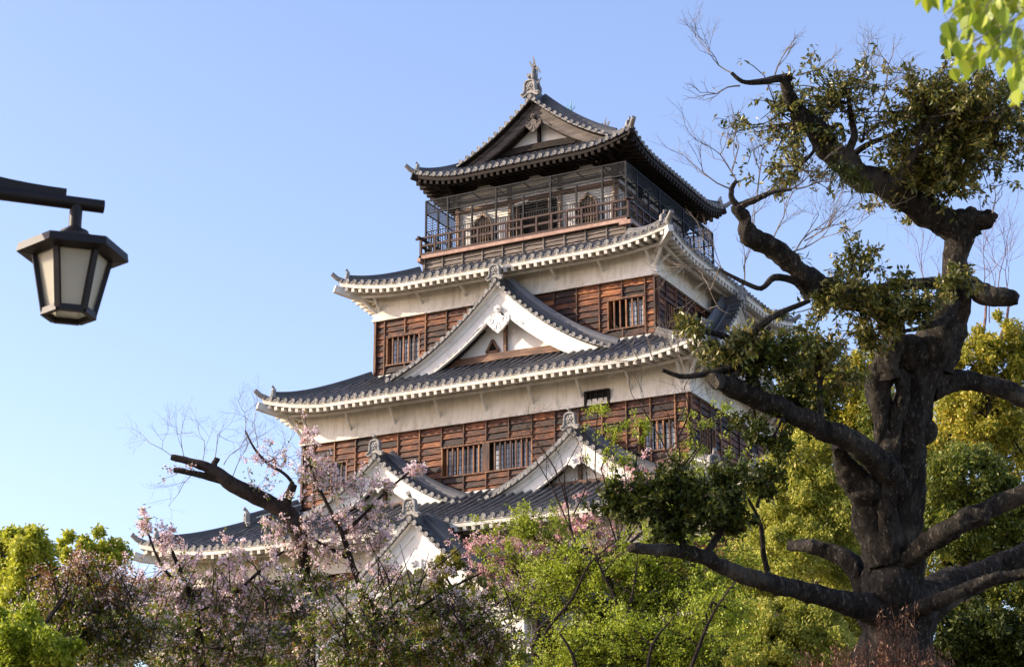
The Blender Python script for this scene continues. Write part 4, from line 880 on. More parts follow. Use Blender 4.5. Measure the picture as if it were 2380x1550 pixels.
# right side background
RB = 'trees behind the old evergreen'
tree('camphor_tree', 'yellow-green camphor with fine drooping shoots left of the thick trunk', 'tree', 46, [(1900,1700),(1900,1300),(1880,1100)], [(1880,1060,110,80,0,12000,56),(1850,1150,120,70,0,11000,50),(1930,1180,110,120,0,14000,56),(1850,1270,90,80,-1,9000,40),(1960,1330,90,90,0,9000,40)], M['l_yellow'], .105, M['bark'], RB, droop=.9, aspect=.42, trad=.25)
tree('camphor_tree', 'bright yellow camphor crown at lower right beside the trunk foot', 'tree', 40, [(1820,1750),(1830,1500)], [(1840,1430,120,60,0,12000,50),(1780,1480,90,55,-.5,9000,40),(1880,1500,110,70,-.5,12000,50),(1760,1545,110,45,-1,9000,36),(1920,1440,70,80,0,7000,26)], M['l_yellow'], .09, M['bark'], RB, droop=.7, aspect=.45, trad=.22)
tree('oak_tree', 'olive-green oak with reddish new leaves against the sky right of the castle', 'tree', 52, [(1960,1700),(1960,1200),(1950,1000)], [(1880,870,75,60,0,6000,26),(1960,930,130,80,0,12000,52),(2010,860,60,60,0,5000,22),(1900,980,100,60,0,8000,36),(2000,1040,90,100,0,10000,40)], M['l_orange'], .12, M['bark'], RB, droop=.3, aspect=.5, trad=.25)
tree('broadleaf_tree', 'golden and orange leafed tree at the right edge behind the upper limbs', 'tree', 48, [(2320,1700),(2310,1200),(2300,900)], [(2330,790,75,65,0,6500,32),(2260,850,85,60,0,7000,34),(2370,870,70,90,0,7000,32),(2280,960,110,70,0,10000,44),(2350,1040,90,80,0,8000,34)], M['l_orange'], .11, M['bark'], RB, droop=.4, aspect=.5, trad=.25)
tree('broadleaf_tree', 'dark green glossy tree at the right edge behind the lower limbs', 'tree', 43, [(2260,1700),(2260,1250)], [(2240,1110,120,80,0,12000,48),(2330,1180,100,80,0,10000,40),(2230,1240,100,80,0,9000,36),(2340,1340,110,90,0,11000,40),(2220,1400,90,90,1,9000,34)], M['l_mid'], .11, M['bark'], RB, droop=.6, aspect=.42, trad=.25)
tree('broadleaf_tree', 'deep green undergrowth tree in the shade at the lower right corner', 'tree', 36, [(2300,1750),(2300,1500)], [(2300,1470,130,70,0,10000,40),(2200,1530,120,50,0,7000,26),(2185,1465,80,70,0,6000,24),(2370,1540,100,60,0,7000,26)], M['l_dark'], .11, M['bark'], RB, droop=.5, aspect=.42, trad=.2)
tree('oak_tree', 'mid-green oak with drooping leaves directly behind the thick trunk', 'tree', 49, [(2060,1700),(2080,1100)], [(2020,1130,90,110,0,9000,40),(2080,960,80,80,1,6500,26),(2010,1380,110,100,0,10000,40),(1990,1250,80,80,0,6000,26),(2160,1180,60,120,1,6000,26)], M['l_mid'], .12, M['bark'], RB, droop=.8, aspect=.42, trad=.25)
bw = Wood()
for x, y in [(2150,640),(2280,620),(2320,600),(2350,640),(2300,680),(2170,680)]: bare(bw, at(x, y+70, 60), _R*NR.uniform(-.5,.5)+_U*1., 1.1, 4, .02, 3, .38)
b0 = at(2250, 1100, 60); rt = empty('bare_tree', (b0[0], b0[1], ground_z(b0[0], b0[1])), 'pale reddish leafless tree seen through the upper limbs at right', 'tree')
for x in (2160, 2290, 2340): bw.limb([np.array([b0[0], b0[1], ground_z(b0[0], b0[1])]), at(2260, 1100, 60), at(x, 740, 60), at(x, 690, 60)], [.15,.1,.05,.02], 6, 3)
bw.build('twigs', M['twig_red'], rt)

# maples in the middle
MG = 'maples with fresh bright leaves'
def maple(label, D, tp, crowns, trad=.09, stems=()):
    b0 = at(tp[0][0], tp[0][1], D); gzz = ground_z(b0[0], b0[1]); root = empty('maple_tree', (b0[0], b0[1], gzz), label, 'tree', MG)
    P = [np.array([b0[0], b0[1], gzz-.2])]+[at(x, y, D) for x, y in tp]; w = Wood(); w.limb(P, list(np.linspace(trad, trad*.3, len(P))), 8, 4, .06); lf = []
    for x, y, rx, ry, dd, n, c in crowns:
        c_ = at(x, y, D+dd); R_ = world_r((rx, ry), D+dd)*np.array([1.1,1.1,1.5]); s_ = P[1+int(np.argmin([np.linalg.norm(q-c_) for q in P[1:]]))]; ns = max(5, int(n/165))
        tp_ = spray(w, s_, c_, R_, ns, 4, r=.02, fine=.003); q = around(tp_, 5, .04); q[:,2] += NR.normal(0, .012, len(q))-around(np.zeros((len(q),3)), 1, .0)[:,2]; lf.append(q)
    for l in stems:
        w.limb([at(x, y, D-1.6) for x, y in l], list(np.linspace(.045, .012, len(l))), 6, 4)
        for q in l[1:]: w.limb([at(q[0], q[1], D-1.6), at(q[0]+NR.uniform(-50,50), q[1]-NR.uniform(25,60), D-1.5)], [.014,.005], 4, 2)
    w.build('trunk', M['bark_dark'], root); leaves_mesh('foliage', np.concatenate(lf), .058, M['l_maple'], root, .2, .6); return root
maple('bright green maple with a forked dark trunk below the dark evergreen tuft', 37, [(1425,1750),(1430,1480),(1432,1400),(1405,1310)], [(1330,1330,90,40,0,7000,46),(1450,1340,100,40,0,8000,50),(1550,1310,90,50,0,8000,50),(1400,1430,110,40,0,8000,50),(1540,1400,110,50,0,9000,54),(1640,1360,70,60,0,6000,40),(1240,1400,90,50,.6,6000,40),(1700,1330,60,50,.5,4000,30),(1590,1250,70,40,.8,4000,30)], .11, [[(1415,1600),(1428,1480),(1432,1400),(1400,1330),(1385,1290)], [(1440,1600),(1448,1470),(1470,1380),(1482,1300)], [(1245,1600),(1262,1480),(1330,1390),(1370,1310),(1440,1250)]])
maple('bright green maple lowest in the middle, its leaves in flat layers', 34, [(1620,1750),(1625,1500),(1655,1400)], [(1350,1500,110,35,0,8000,46),(1480,1490,100,40,0,8000,46),(1600,1480,110,50,0,9000,50),(1330,1545,90,20,0,5000,30),(1690,1430,60,60,.5,5000,34),(1560,1540,120,30,0,8000,46)], .10, [[(1590,1600),(1625,1500),(1660,1420),(1710,1350)], [(1500,1600),(1515,1500),(1560,1440)], [(1350,1600),(1330,1520),(1300,1470)]])
maple('slender maple whose thin leafy sprigs cross the lower right castle gable', 41, [(1310,1750),(1240,1500),(1330,1400),(1370,1310),(1440,1280)], [(1210,1225,75,20,0,5500,40),(1300,1220,30,12,0,1400,12),(1160,1300,40,20,.5,2000,18),(1270,1320,60,26,0,3500,26),(1390,950,32,20,.5,900,12),(1440,985,50,22,.5,1400,16),(1500,1000,26,18,.4,600,8),(1620,1000,24,34,0,900,12),(1680,960,34,16,0,500,8),(1610,1060,30,20,0,700,10),(1700,1090,60,40,0,2600,26),(1450,1080,30,14,.3,500,8),(1560,1120,50,22,0,900,12)], .10)
tree('camphor_tree', 'broad golden-green crown filling the background right of the thick trunk', 'tree', 58, [(2210,1700),(2210,1200)], [(2200,1010,130,120,0,12000,56),(2160,1140,100,120,0,9000,44),(2290,1200,120,110,0,10000,46),(2180,1290,120,110,0,10000,46),(2330,1010,90,110,0,8000,36),(2060,1060,90,110,0,8000,36),(2080,1290,90,130,0,9000,40)], M['l_orange'], .13, M['bark'], RB, droop=.4, aspect=.5, trad=.3)
tree('camphor_tree', 'low broad yellow-green crown filling the gap behind the right end of the castle roofs', 'tree', 56, [(1780,1700),(1780,1300)], [(1800,1290,110,120,0,10000,46),(1760,1180,60,60,0,4500,24),(1720,1380,110,90,0,9000,40),(1950,1450,120,100,0,9000,40)], M['l_yellow'], .13, M['bark'], RB, droop=.5, aspect=.45, trad=.3)
# thin dark bare stems in front of the right gable
bw = Wood(); D_ = 39; b0 = at(1345, 1560, D_); rt = empty('bare_sapling', (b0[0], b0[1], ground_z(b0[0], b0[1])), 'thin dark leafless tree in front of the lower right gable', 'tree')
gp = np.array([b0[0], b0[1], ground_z(b0[0], b0[1])])
for l in ([(1300,1700),(1330,1500),(1360,1330),(1330,1240),(1320,1180),(1312,1100),(1345,1030)], [(1360,1330),(1400,1300),(1460,1240),(1500,1180)], [(1330,1240),(1295,1160),(1270,1110),(1240,1060)], [(1320,1180),(1290,1090),(1250,1030)], [(1330,1200),(1365,1120),(1350,1050)], [(1560,1500),(1570,1300),(1560,1180),(1580,1080),(1575,1000),(1590,950)], [(1570,1090),(1540,1030),(1500,960),(1470,920)], [(1575,1020),(1600,960),(1590,900)], [(1570,1120),(1620,1050),(1660,1000)]):
    P = [at(x, y, D_) for x, y in l]; bw.limb(P, list(np.linspace(.035 if len(l) > 5 else .02, .008, len(P))), 6, 3, .1)
    for q in P[-3:]: bare(bw, q, _R*NR.uniform(-.7,.7)+_U*1., .38, 4, .008, 3, .42)
bw.limb([gp, at(1300, 1700, D_)], [.06,.04], 6, 2); bw.build('stems', M['twig_dark'], rt)

# cherry trees
def flowers(tips, n, s): return around(tips, n, s)
def cherry(label, D, trunk_l, tufts_, petal, nb, nl, trad, name='cherry_tree', group='cherry trees in blossom along the bottom', cutlimbs=None, size=.050, lsize=.092, lm='l_bronze'):
    b0 = at(trunk_l[0][0][0], trunk_l[0][0][1], D); gzz = ground_z(b0[0], b0[1]); root = empty(name, (b0[0], b0[1], gzz), label, 'tree', group)
    w = Wood(); first = True; nodes = []
    for l in trunk_l:
        P = [at(x, y, D+(q[0] if q else 0)) for x, y, r, *q in l]; R_ = [r*D/FP*.74 for x, y, r, *q in l]
        if first: P = [np.array([b0[0], b0[1], gzz-.2])]+P; R_ = [R_[0]*1.1]+R_; first = False
        w.limb(P, R_, 10 if R_[-1] > .03 else 6, 4, .06); nodes += P[1:]
    fl, lf, lr = [], [], []
    for t in tufts_:
        x, y, rx, ry, dd, ns, fb, lb = t; c_ = at(x, y, D+dd); s_ = nodes[int(np.argmin([np.linalg.norm(q-c_) for q in nodes]))]
        Rr = world_r((rx, ry), D+dd)*1.15; tp_ = spray(w, s_, c_, Rr, max(4, int(ns*(1.9 if y > 1390 else 1.2 if y > 1330 else (.5 if D == 40 else .75)))), 3, r=.014, fine=.003)
        low = y > 1290
        def some(fr): return tp_[NR.random(len(tp_)) < fr]
        if fb: fl.append(around(some(.30 if low else .55), max(2, int(round(nb*fb*(1.7 if low else 1.2)))), .036 if low else .034))
        if lb: (lf if y > 1380 or rnd.random() < .6 else lr).append(around(some(.42 if low else .5), max(2, int(round(nl*lb*(1.35 if low else .9)))), .05))
    for x, y, rx, ry, dd, ns, fb, lb in tufts_:      # slender dark shoots standing out of the foliage
        if y > 1330:
            for q_ in range(3):
                x0 = x+NR.uniform(-.6,.6)*rx; y0 = y+ry*NR.uniform(.3,1.2); lean = NR.uniform(-70, 70); l = NR.uniform(60, 130)
                w.limb([at(x0, y0, D-.9), at(x0+lean*.35, y0-l*.4, D-.9), at(x0+lean, y0-l, D-.9)], [.016,.011,.004], 5, 3)
    w.build('trunk', M['bark_dark'], root)
    if fl: leaves_mesh('blossom', np.concatenate(fl), size, M[petal], root, .1, .95, 1.2)
    if lf: leaves_mesh('young_leaves', np.concatenate(lf), lsize, M[lm], root, .4, .45)
    if lr: leaves_mesh('red_leaves', np.concatenate(lr), lsize*.8, M['l_red'], root, .2, .45)
    return root
cherry('old cherry with a thick dark sawn-off limb reaching left over the lowest roof', 44,
 [[(715,1500,26),(708,1400,26),(704,1330,25),(702,1270,25),(690,1228,28),(668,1195,29),(630,1170,26),(580,1148,25),(530,1118,22),(490,1090,18),(440,1072,12),(398,1062,10)], [(540,1125,14),(500,1112,12),(450,1100,10),(404,1092,9)], [(660,1190,17),(668,1160,15),(682,1125,13)], [(492,1092,13),(498,1078,10),(505,1064,9)],
  [(682,1125,6),(660,1100,5),(620,1075,5),(590,1040,4),(570,1000,2)], [(840,1500,14,-.5),(845,1420,12,-.5),(835,1360,10,-.5),(815,1300,9,-.5),(795,1240,8,-.5),(770,1190,6,-.5),(740,1130,5,-.5),(720,1080,4,-.5)], [(800,1240,7,-.5),(850,1190,5,-.5),(900,1140,4,-.5),(960,1090,3,-.5),(990,1070,2,-.5)], [(815,1300,6,-.5),(760,1270,5,-.5),(700,1240,4,-.5),(640,1230,3,-.5)]],
 [(640,1070,55,35,0,14,1.,.5),(600,1130,40,30,0,10,.5,1),(710,1010,20,40,-.5,9,1.6,.3),(720,1080,50,50,-.5,18,1.6,.4),(760,1130,60,45,-.5,20,1.5,.6),(830,1130,40,30,-.5,10,1.4,.5),(900,1130,30,25,-.5,9,1.8,.3),(960,1088,30,18,-.5,9,2.4,.2),(860,1180,50,35,-.5,14,1.5,.5),(790,1200,50,40,-.5,14,1.,1.),(720,1230,50,35,-.5,12,1.,1.2),(640,1240,40,30,-.5,10,1.8,.4),(850,1240,60,40,-.5,18,1.3,.9),(780,1290,60,40,-.5,18,1.1,1.3),(450,1090,50,14,0,7,.4,.6),(705,1318,45,60,-.3,24,.4,2.4),(690,1270,40,30,-.3,14,.8,1.6),(900,1330,45,50,-.5,16,1.4,.6),(760,1370,50,40,0,14,1.,1.6),(880,1260,30,40,-.5,10,2.,.3)], 'blossom', 5, 2, .3)
w = Wood()
for x, y, vx, vz in [(400,1060,-.8,.5),(430,1070,-.2,1),(470,1075,0,1),(500,1065,.2,1),(540,1110,.4,.9),(450,1100,-.4,-.5),(600,1040,-.2,1),(570,1010,0,1),(520,1080,.6,.7),(620,1080,.7,.7)]: bare(w, at(x, y, 44), _R*vx+_U*vz+_F*.1, .55, 4, .010, 3, .5)
tw = w.build('bare_twigs', M['twig'], bpy.data.objects['cherry_tree'])
cherry('cherry at lower left with pale blossom and reddish leaves beneath the left roof corner', 40,
 [[(470,1700,14),(465,1500,12),(450,1400,10),(420,1330,8),(400,1280,5)], [(455,1420,8),(540,1380,6),(600,1330,5),(660,1280,3)], [(440,1380,7),(380,1320,5),(345,1240,3),(340,1200,2)]],
 [(345,1215,22,28,0,7,2.,.3),(385,1255,40,35,0,14,1.8,.4),(430,1310,50,45,0,18,1.8,.6),(500,1320,50,40,0,16,1.6,.7),(560,1290,45,35,0,13,1.6,.5),(470,1370,60,45,0,18,2.,.7),(560,1360,50,40,0,16,2.,.7),(640,1300,50,40,0,14,1.6,.6),(400,1390,70,40,0,20,1.5,1.2),(330,1360,50,40,0,14,1.5,1.),(620,1390,60,40,0,18,1.5,1.2),(520,1440,80,40,0,22,1.,1.6),(700,1420,70,40,0,20,1.,1.5),(400,1470,80,45,0,22,.8,1.8),(560,1510,90,40,0,24,.8,1.8),(700,1500,80,50,0,22,.8,1.8),(430,1540,90,30,0,20,.6,1.8)], 'blossom', 6, 3, .12)
cherry('cherry at far left with a dark straight stem, bronze leaves and few flowers', 36,
 [[(190,1750,10),(195,1500,9),(205,1400,7),(203,1330,5),(190,1300,3)], [(200,1450,5),(160,1400,4),(130,1340,3)], [(203,1400,5),(250,1350,3),(290,1320,2)]],
 [(185,1325,60,40,0,22,.6,1.6),(120,1370,60,45,0,20,.5,1.6),(250,1370,60,50,0,20,.7,1.6),(300,1380,60,45,0,20,1.2,1.2),(180,1400,90,50,0,26,.8,1.6),(270,1440,80,50,0,24,1.,1.6),(140,1470,90,50,0,22,.5,2.),(250,1510,100,45,0,26,.7,2.),(340,1480,80,50,0,22,.9,1.8),(100,1440,50,40,0,8,.3,1.2)], 'blossom', 5, 3, .1, size=.04)
cherry('cherry in front of the entrance gable with mixed blossom and bronze leaves', 38,
 [[(860,1750,11),(868,1500,10),(872,1420,8),(850,1380,6)], [(870,1470,6),(960,1420,5),(1040,1370,4),(1120,1330,3)], [(868,1520,7),(820,1440,5),(780,1380,3)], [(872,1450,6),(940,1380,4),(1010,1320,3),(1060,1280,2),(1100,1245,1.5)], [(900,1560,6),(1000,1500,5),(1100,1440,4),(1190,1380,3)]],
 [(950,1370,40,22,0,9,1.2,1.),(1010,1325,40,20,0,8,1.6,.6),(890,1340,36,26,0,9,1.6,.6),(850,1390,40,40,0,9,1.2,1.),(930,1380,60,35,0,9,1.,1.2),(1010,1420,70,45,0,16,.8,1.8),(1060,1400,30,24,0,8,1.6,.6),(880,1460,80,45,0,22,.9,1.6),(780,1460,70,45,0,20,.9,1.6),(1080,1440,60,45,0,16,1.2,1.2),(940,1520,100,45,0,26,.7,2.),(820,1530,90,40,0,24,.7,2.),(1080,1500,80,50,0,22,.9,1.5),(1160,1480,70,50,0,18,1.2,1.),(1200,1400,50,50,0,14,1.4,.8)], 'blossom', 5, 3, .12, size=.04)
cherry('pink cherry spreading right of the entrance roof, behind the maples', 47,
 [[(1240,1750,12),(1250,1450,11),(1230,1350,8),(1200,1290,5)], [(1240,1400,7),(1310,1300,5),(1350,1240,3)], [(1235,1360,6),(1150,1300,4),(1100,1270,2)]],
 [(1110,1265,55,26,0,18,1.6,.2),(1180,1270,60,28,0,20,2.,.2),(1270,1250,60,35,0,24,2.2,.1),(1350,1220,55,40,0,24,2.2,.1),(1420,1250,50,40,0,18,2.,.2),(1300,1300,80,35,0,26,2.2,.2),(1200,1320,80,35,0,24,2.,.3),(1140,1340,60,40,0,18,1.6,.3),(1400,1310,70,40,0,20,1.8,.3),(1480,1110,60,30,1,18,1.6,.2),(1550,1100,50,30,1,14,1.6,.2),(1250,1370,80,40,0,20,1.4,.5)], 'blossom_p', 6, 2, .12, size=.044)
# olive evergreen beside the entrance gable
tree('young_evergreen', 'olive-yellow evergreen with hanging leaves right of the entrance gable', 'tree', 39, [(1040,1750),(1050,1500),(1040,1400)], [(1045,1310,45,30,0,2400,20),(1010,1370,50,50,0,3200,24),(1100,1390,60,50,0,3600,26),(1050,1440,90,50,0,4500,30),(1000,1500,80,45,0,4000,26),(1120,1500,70,50,0,3600,24),(1080,1550,100,40,0,4000,24)], M['l_olive'], .085, M['bark_dark'], None, droop=1.1, aspect=.34, trad=.09)
# darker undergrowth closing the gaps low in the picture
tree('broadleaf_shrub', 'dark green undergrowth below the cherries at the bottom left', 'shrub', 45, [(300,1800),(300,1650)], [(120,1600,160,60,0,9000,34),(400,1600,180,70,0,10000,38),(620,1590,140,70,0,8000,30)], M['l_mid'], .10, M['bark_dark'], None, trad=.1)
tree('broadleaf_shrub', 'dark green undergrowth below the maples at the bottom centre', 'shrub', 44, [(1200,1800),(1200,1650)], [(900,1600,150,70,0,9000,34),(1180,1590,160,90,0,11000,40),(1450,1530,170,110,0,13000,46),(1660,1540,110,110,0,9000,34)], M['l_mid'], .10, M['bark_dark'], None, trad=.1)

# dry brown shrub at the foot of the old tree
Dd = 22.; c0 = at(2030, 1560, Dd); sh = empty('dry_shrub', (c0[0], c0[1], ground_z(c0[0], c0[1])), 'dry reddish-brown shrub in front of the foot of the old tree', 'shrub')
w = Wood(); q = []
for i in range(150):
    x = NR.uniform(1840, 2210); y = 1478+abs(x-2050)*.12+NR.uniform(0, 60); top = at(x+NR.uniform(-8,8), y, Dd+NR.uniform(-.5,.5)); bot = at(x, 1640, Dd); w.limb([bot, (top+bot)/2+NR.normal(0,.02,3), top], [.006,.005,.003], 4, 2)
    t = NR.uniform(0,1,(14,1)); q.append(bot+(top-bot)*(.3+.7*t)+NR.normal(0,.025,(14,3)))
for i in range(14):
    x = NR.uniform(2040, 2130); y = NR.uniform(1395,1450); top = at(x, y, Dd); bot = at(x+10, 1600, Dd); w.limb([bot, (top+bot)/2+NR.normal(0,.03,3), top], [.007,.006,.003], 4, 2); t = NR.uniform(.3,1,(26,1)); q.append(bot+(top-bot)*t+NR.normal(0,.025,(26,3)))
b_ = at(2030, 1640, Dd); w.limb([np.array([b_[0], b_[1], ground_z(b_[0], b_[1])]), b_], [.06,.04], 6, 2)
for i in range(10): w.limb([b_-np.array([0,0,.6]), at(1850+i*38, 1640, Dd)], [.02,.012], 5, 2)
w.build('stems', M['twig_dry'], sh); leaves_mesh('dead_leaves', np.concatenate(q), .055, M['l_dry'], sh, 1.2, .3, .6)

# --- leaves hanging into the top right corner, close to the camera
Dn = 4.8; tz = at(2900, -500, 5.6); nb_ = empty('overhanging_tree', (tz[0], tz[1], ground_z(tz[0], tz[1])), 'bright backlit heart-shaped leaves hanging in from the top right corner, close by', 'tree')
w = Wood(); gg = np.array([tz[0], tz[1], ground_z(tz[0], tz[1])]); w.limb([gg, gg+[0,0,2.], at(2860, 200, 5.5), at(2840, -200, 5.4)], [.12,.10,.06,.04], 10, 4)
w.limb([at(2850, 0, 5.4), at(2600, -60, 5.1), at(2420, 20, Dn), at(2330, 60, Dn), at(2240, 110, Dn)], [.03,.012,.005,.003,.0015], 6, 4)
w.limb([at(2600, -60, 5.1), at(2440, 150, Dn), at(2390, 240, Dn)], [.010,.004,.0015], 6, 4); w.limb([at(2600, -60, 5.1), at(2300, -40, Dn), at(2180, -20, Dn), at(2130, -8, Dn)], [.010,.005,.003,.0015], 6, 4)
lv = MB()
def heart(p, d, r, s):
    d = np.array(d); d = d/np.linalg.norm(d); r = np.array(r)-d*np.dot(r, d); r = r/np.linalg.norm(r); u = np.cross(d, r); prof = [(0,0),(.10,.24),(.3,.36),(.52,.34),(.74,.20),(.9,.07),(1.0,0)]
    vs = []; 
    for t, wd in prof: vs += [p+d*s*t-u*s*.10*t*t, p+d*s*t+r*s*wd+u*s*(.14*wd/.36)-u*s*.10*t*t, p+d*s*t-r*s*wd+u*s*(.14*wd/.36)-u*s*.10*t*t]
    fs = []
    for i in range(len(prof)-1): a = i*3; fs += [(a, a+1, a+4, a+3), (a, a+3, a+5, a+2)]
    lv.add(vs, fs)
spots = [(2134,-2,34),(2165,-16,40),(2178,-14,36),(2205,10,44),(2222,20,48),(2232,-4,40),(2240,40,44),(2250,60,50),(2215,100,46),(2228,118,40),(2240,140,46),(2262,100,50),(2275,60,56),(2290,90,56),(2300,40,50),(2310,110,52),(2290,130,44),(2262,150,40),(2325,80,56),(2335,40,48),(2345,100,54),(2360,70,50),(2370,110,56),(2378,50,50),(2330,130,44),(2230,160,44),(2212,175,34),(2252,178,34),(2333,155,44),(2372,140,40),(2310,10,50),(2350,10,50),(2270,10,44),(2250,-10,44),(2290,-14,44),(2330,-20,46),(2370,-10,46),(2376,200,54),(2368,215,54),(2384,180,50),(2246,80,40),(2390,90,50),(2396,150,50),(2400,20,50)]
spots += [(NR.uniform(2200, 2395), NR.uniform(-10, 150)**1.0, NR.uniform(30, 46)) for _ in range(46)]+[(x, NR.uniform(-14, 22), 36) for x in range(2150, 2395, 14)]+[(NR.uniform(2355,2395), NR.uniform(150,250), 40) for _ in range(8)]
for x, y, s in spots:
    dd = Dn+NR.uniform(-.35,.35); s_ = s*1.12*dd/FP; p = at(x+NR.uniform(-3,3), y-s*.5, dd); d_ = -_U*1.0+_R*NR.normal(0,.28)+_F*NR.normal(0,.4); heart(p, d_, _R*NR.uniform(.3,1)+_F*NR.normal(0,.7), s_)
    w.limb([p, p+_U*.02+_R*NR.uniform(-.01,.03)], [.0008,.0008], 4, 1)
    w.limb([p+_U*.02, at(x+40, max(-30, y-70), Dn)], [.0008,.0012], 4, 1)
w.build('branch', M['twig'], nb_); lv.build('leaves', M['l_near'], nb_, True)

# ------------------------------------------------------------------ hexagonal lamp on its arm, upper left
Dl = 9.0
def lp(x, y, d=0.): return Vector(at(x, y, Dl+d))
lc = lp(166, 640); ax_u = Vector((0,0,1)); e_arm = Vector(tuple(_R))*.93+Vector((_F[0], _F[1], 0)).normalized()*.36; post = lc-e_arm*1.35; post.z = 0
lamp = empty('street_lamp', (post.x, post.y, ground_z(post.x, post.y)), 'dark bronze hexagonal lantern hanging from a curved arm at the left edge', 'street lamp')
M['bronze'] = simple('dark_bronze', (.005,.0035,.003), (.016,.011,.009), 5, .5, .3, (1,1,1), .004, .3)
M['frost'] = leaf('frosted_pane', [(0,(.62,.60,.50)), (1,(.90,.88,.79))], .6, .35, .4, None, .8)
m, nt, b = mat('pane_edge', (.75,.8,.85), .2, .5); b.inputs['Transmission Weight'].default_value = .7; M['clear'] = m
cx, cy = lc.x, lc.y; u_ = Dl/FP; z_at = lambda y: lp(166, y).z
ang0 = math.atan2(_R[1], _R[0])+math.radians(18)
def hexp(r, z, i, off=0.): a = ang0+i*math.pi/3; return Vector((cx+math.cos(a)*(r+off), cy+math.sin(a)*(r+off), z))
zt, zb_, ze_ = z_at(592), z_at(740), z_at(590)
rt_, rb_ = 90*u_, 58*u_
armz = z_at(452); mb = MB(); mb.tube([(cx, cy, armz), (cx, cy, z_at(530))], 15*u_, 16); mb.build('stem', M['bronze'], lamp, True)
mb = MB(); e = e_arm.normalized(); aend = Vector((cx, cy, armz))+e*(64*u_); ast = Vector((post.x, post.y, armz+.0)); 
mb.tube([aend, ast], 16*u_, 16); mb.build('arm', M['bronze'], lamp, True)
mb = MB(); mb.tube([(post.x, post.y, ground_z(post.x, post.y)), (post.x, post.y, armz+.45)], [.07,.055], 14); mb.build('post', M['bronze'], lamp, True)
mb = MB(); n = 14; pts = []
for i in range(n+1): t = i/n; pts.append(((-.055*1)+(-(1.35-.10)*t)*1.0, .035+.34*t**2.2))
brk = [(x, z) for x, z in pts]+[(-1.35+.0, .0),(-.055,.0)]
O = Vector((cx, cy, armz+14*u_)); mb.prism(brk, O-Vector(tuple(_F)).cross(Vector((0,0,1))).cross(Vector((0,0,1))).normalized()*.012, e, (0,0,1), e.cross(Vector((0,0,1)))*.024); mb.build('curved_brace', M['bronze'], lamp)
# hood: concave hexagonal roof with a deep rim
mb = MB(); prof = [(34*u_, z_at(530)), (40*u_, z_at(534)), (60*u_, z_at(548)), (84*u_, z_at(560)), (126*u_, z_at(571)), (129*u_, z_at(592)), (121*u_, z_at(593)), (88*u_, z_at(598))]
vs = [tuple(hexp(r, z, i)) for r, z in prof for i in range(6)]; mb.add(vs, [(j*6+i, j*6+(i+1)%6, (j+1)*6+(i+1)%6, (j+1)*6+i) for j in range(len(prof)-1) for i in range(6)]+[tuple(range(6))])
hood = mb.build('hood', M['bronze'], lamp); mb = MB(); mb.lathe((cx, cy, z_at(532)), (0,0,1), [(34*u_,0),(33*u_,.010),(20*u_,.02),(17*u_,.03)], 18); mb.build('collar', M['bronze'], hood, True)
mb = MB()
for i in range(6):
    mb.bar(hexp(rt_, zt+.02, i), hexp(rb_, zb_, i), 13*u_, 11*u_, hexp(1, 0, i)-hexp(0, 0, i))
    mb.bar(hexp(rb_, zb_, i), hexp(rb_, zb_, i+1), 13*u_, 15*u_); mb.bar(hexp(rt_, zt+.005, i), hexp(rt_, zt+.005, i+1), 12*u_, 12*u_)
mb.build('lantern_frame', M['bronze'], lamp)
for i in range(6):
    a0, a1 = hexp(rt_, zt, i), hexp(rt_, zt, i+1); b0_, b1_ = hexp(rb_, zb_+.01, i), hexp(rb_, zb_+.01, i+1); nrm = ((a0+a1)/2-Vector((cx, cy, zt))); nrm.z = 0; nrm.normalize()
    mb = MB(); q4 = [b0_, b1_, a1, a0]; q4 = [v-nrm*.012 for v in q4]; mb.add(q4+[v-nrm*.004 for v in q4], [(0,1,2,3),(7,6,5,4),(0,4,5,1),(1,5,6,2),(2,6,7,3),(3,7,4,0)]); mb.build('glass_pane', M['frost'], lamp)
mb = MB(); mb.tube([(cx, cy, zt+.02), (cx, cy, zt-.05), (cx, cy, zt-.06), (cx, cy, zt-.17), (cx, cy, zt-.19)], [.022,.022,.035,.035,.012], 14); mb.build('bulb', M['white'], lamp, True)

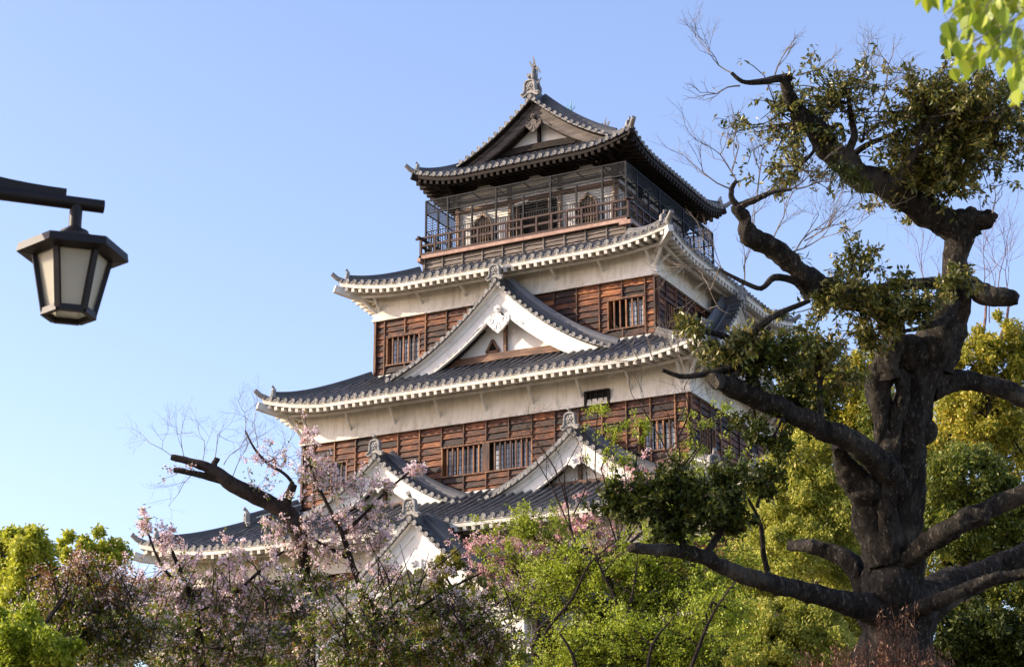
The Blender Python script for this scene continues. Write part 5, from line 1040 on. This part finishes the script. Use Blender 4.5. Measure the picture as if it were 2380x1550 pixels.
# small tiled gate roof low at the left
Dg = 62.; g0 = Vector(at(195, 1568, Dg)); gb = empty('small_tiled_building', (g0.x, g0.y, ground_z(g0.x, g0.y)), 'small grey tiled roof showing between the trees at the bottom left edge', 'building')
mb = MB(); A_ = Vector(tuple(_R)); B_ = Vector((0,0,1)).cross(A_).normalized(); Uz = Vector((0,0,1)); hl = 1.5
rg = g0+Uz*.45
for sg in (-1, 1):
    vs = [rg-A_*hl, rg+A_*hl, rg+A_*(hl+.4)+B_*sg*1.6-Uz*.75, rg-A_*(hl+.4)+B_*sg*1.6-Uz*.75]; mb.add(vs, [(0,1,2,3)])
    for i in range(11):
        p = rg-A_*hl+A_*(i*.3); mb.tube([p, p+B_*sg*1.6-Uz*.75], .06, 6)
mb.tube([rg-A_*(hl+.1)+Uz*.06, rg+A_*(hl+.1)+Uz*.06], .12, 8); mb.build('roof', M['tile_end'], gb)
mb = MB(); zz = rg.z-.72; gz2 = ground_z(g0.x, g0.y)
p4 = [g0+A_*a*1.5+B_*c*1.2 for a, c in ((-1,-1),(1,-1),(1,1),(-1,1))]; mb.hexa([(p.x, p.y, gz2-.1) for p in p4]+[(p.x, p.y, zz) for p in p4]); mb.build('wall', M['plaster'], gb)

# unseen tree added left of the frame to shade the old tree's lower trunk
c0 = CAM+_R*-11.6+np.array([_F[0], _F[1], 0])/math.hypot(_F[0], _F[1])*24.8; c0[2] = 0; gz3 = ground_z(c0[0], c0[1]); st = empty('camphor_tree', (c0[0], c0[1], gz3), 'unseen tall dense tree added beyond the left edge to shade the old tree', 'tree')
w = Wood(); w.limb([c0+[0,0,gz3-.2], c0+[.2,0,5], c0+[0,.2,9]], [.4,.33,.2], 12, 4, .05); tp_ = spray(w, c0+[0,0,6], c0+[0,0,10], (2.6,3.0,4.2), 40, 3, r=.1, fine=.01, gauss=0, tl=.15); w.build('trunk', M['bark'], st)
p_, _c = blob_crown(c0+[0,0,9.8], (3.1,3.8,4.9), 42000, 170, .75); leaves_mesh('foliage', p_, .17, M['l_mid'], st, .4, .5)
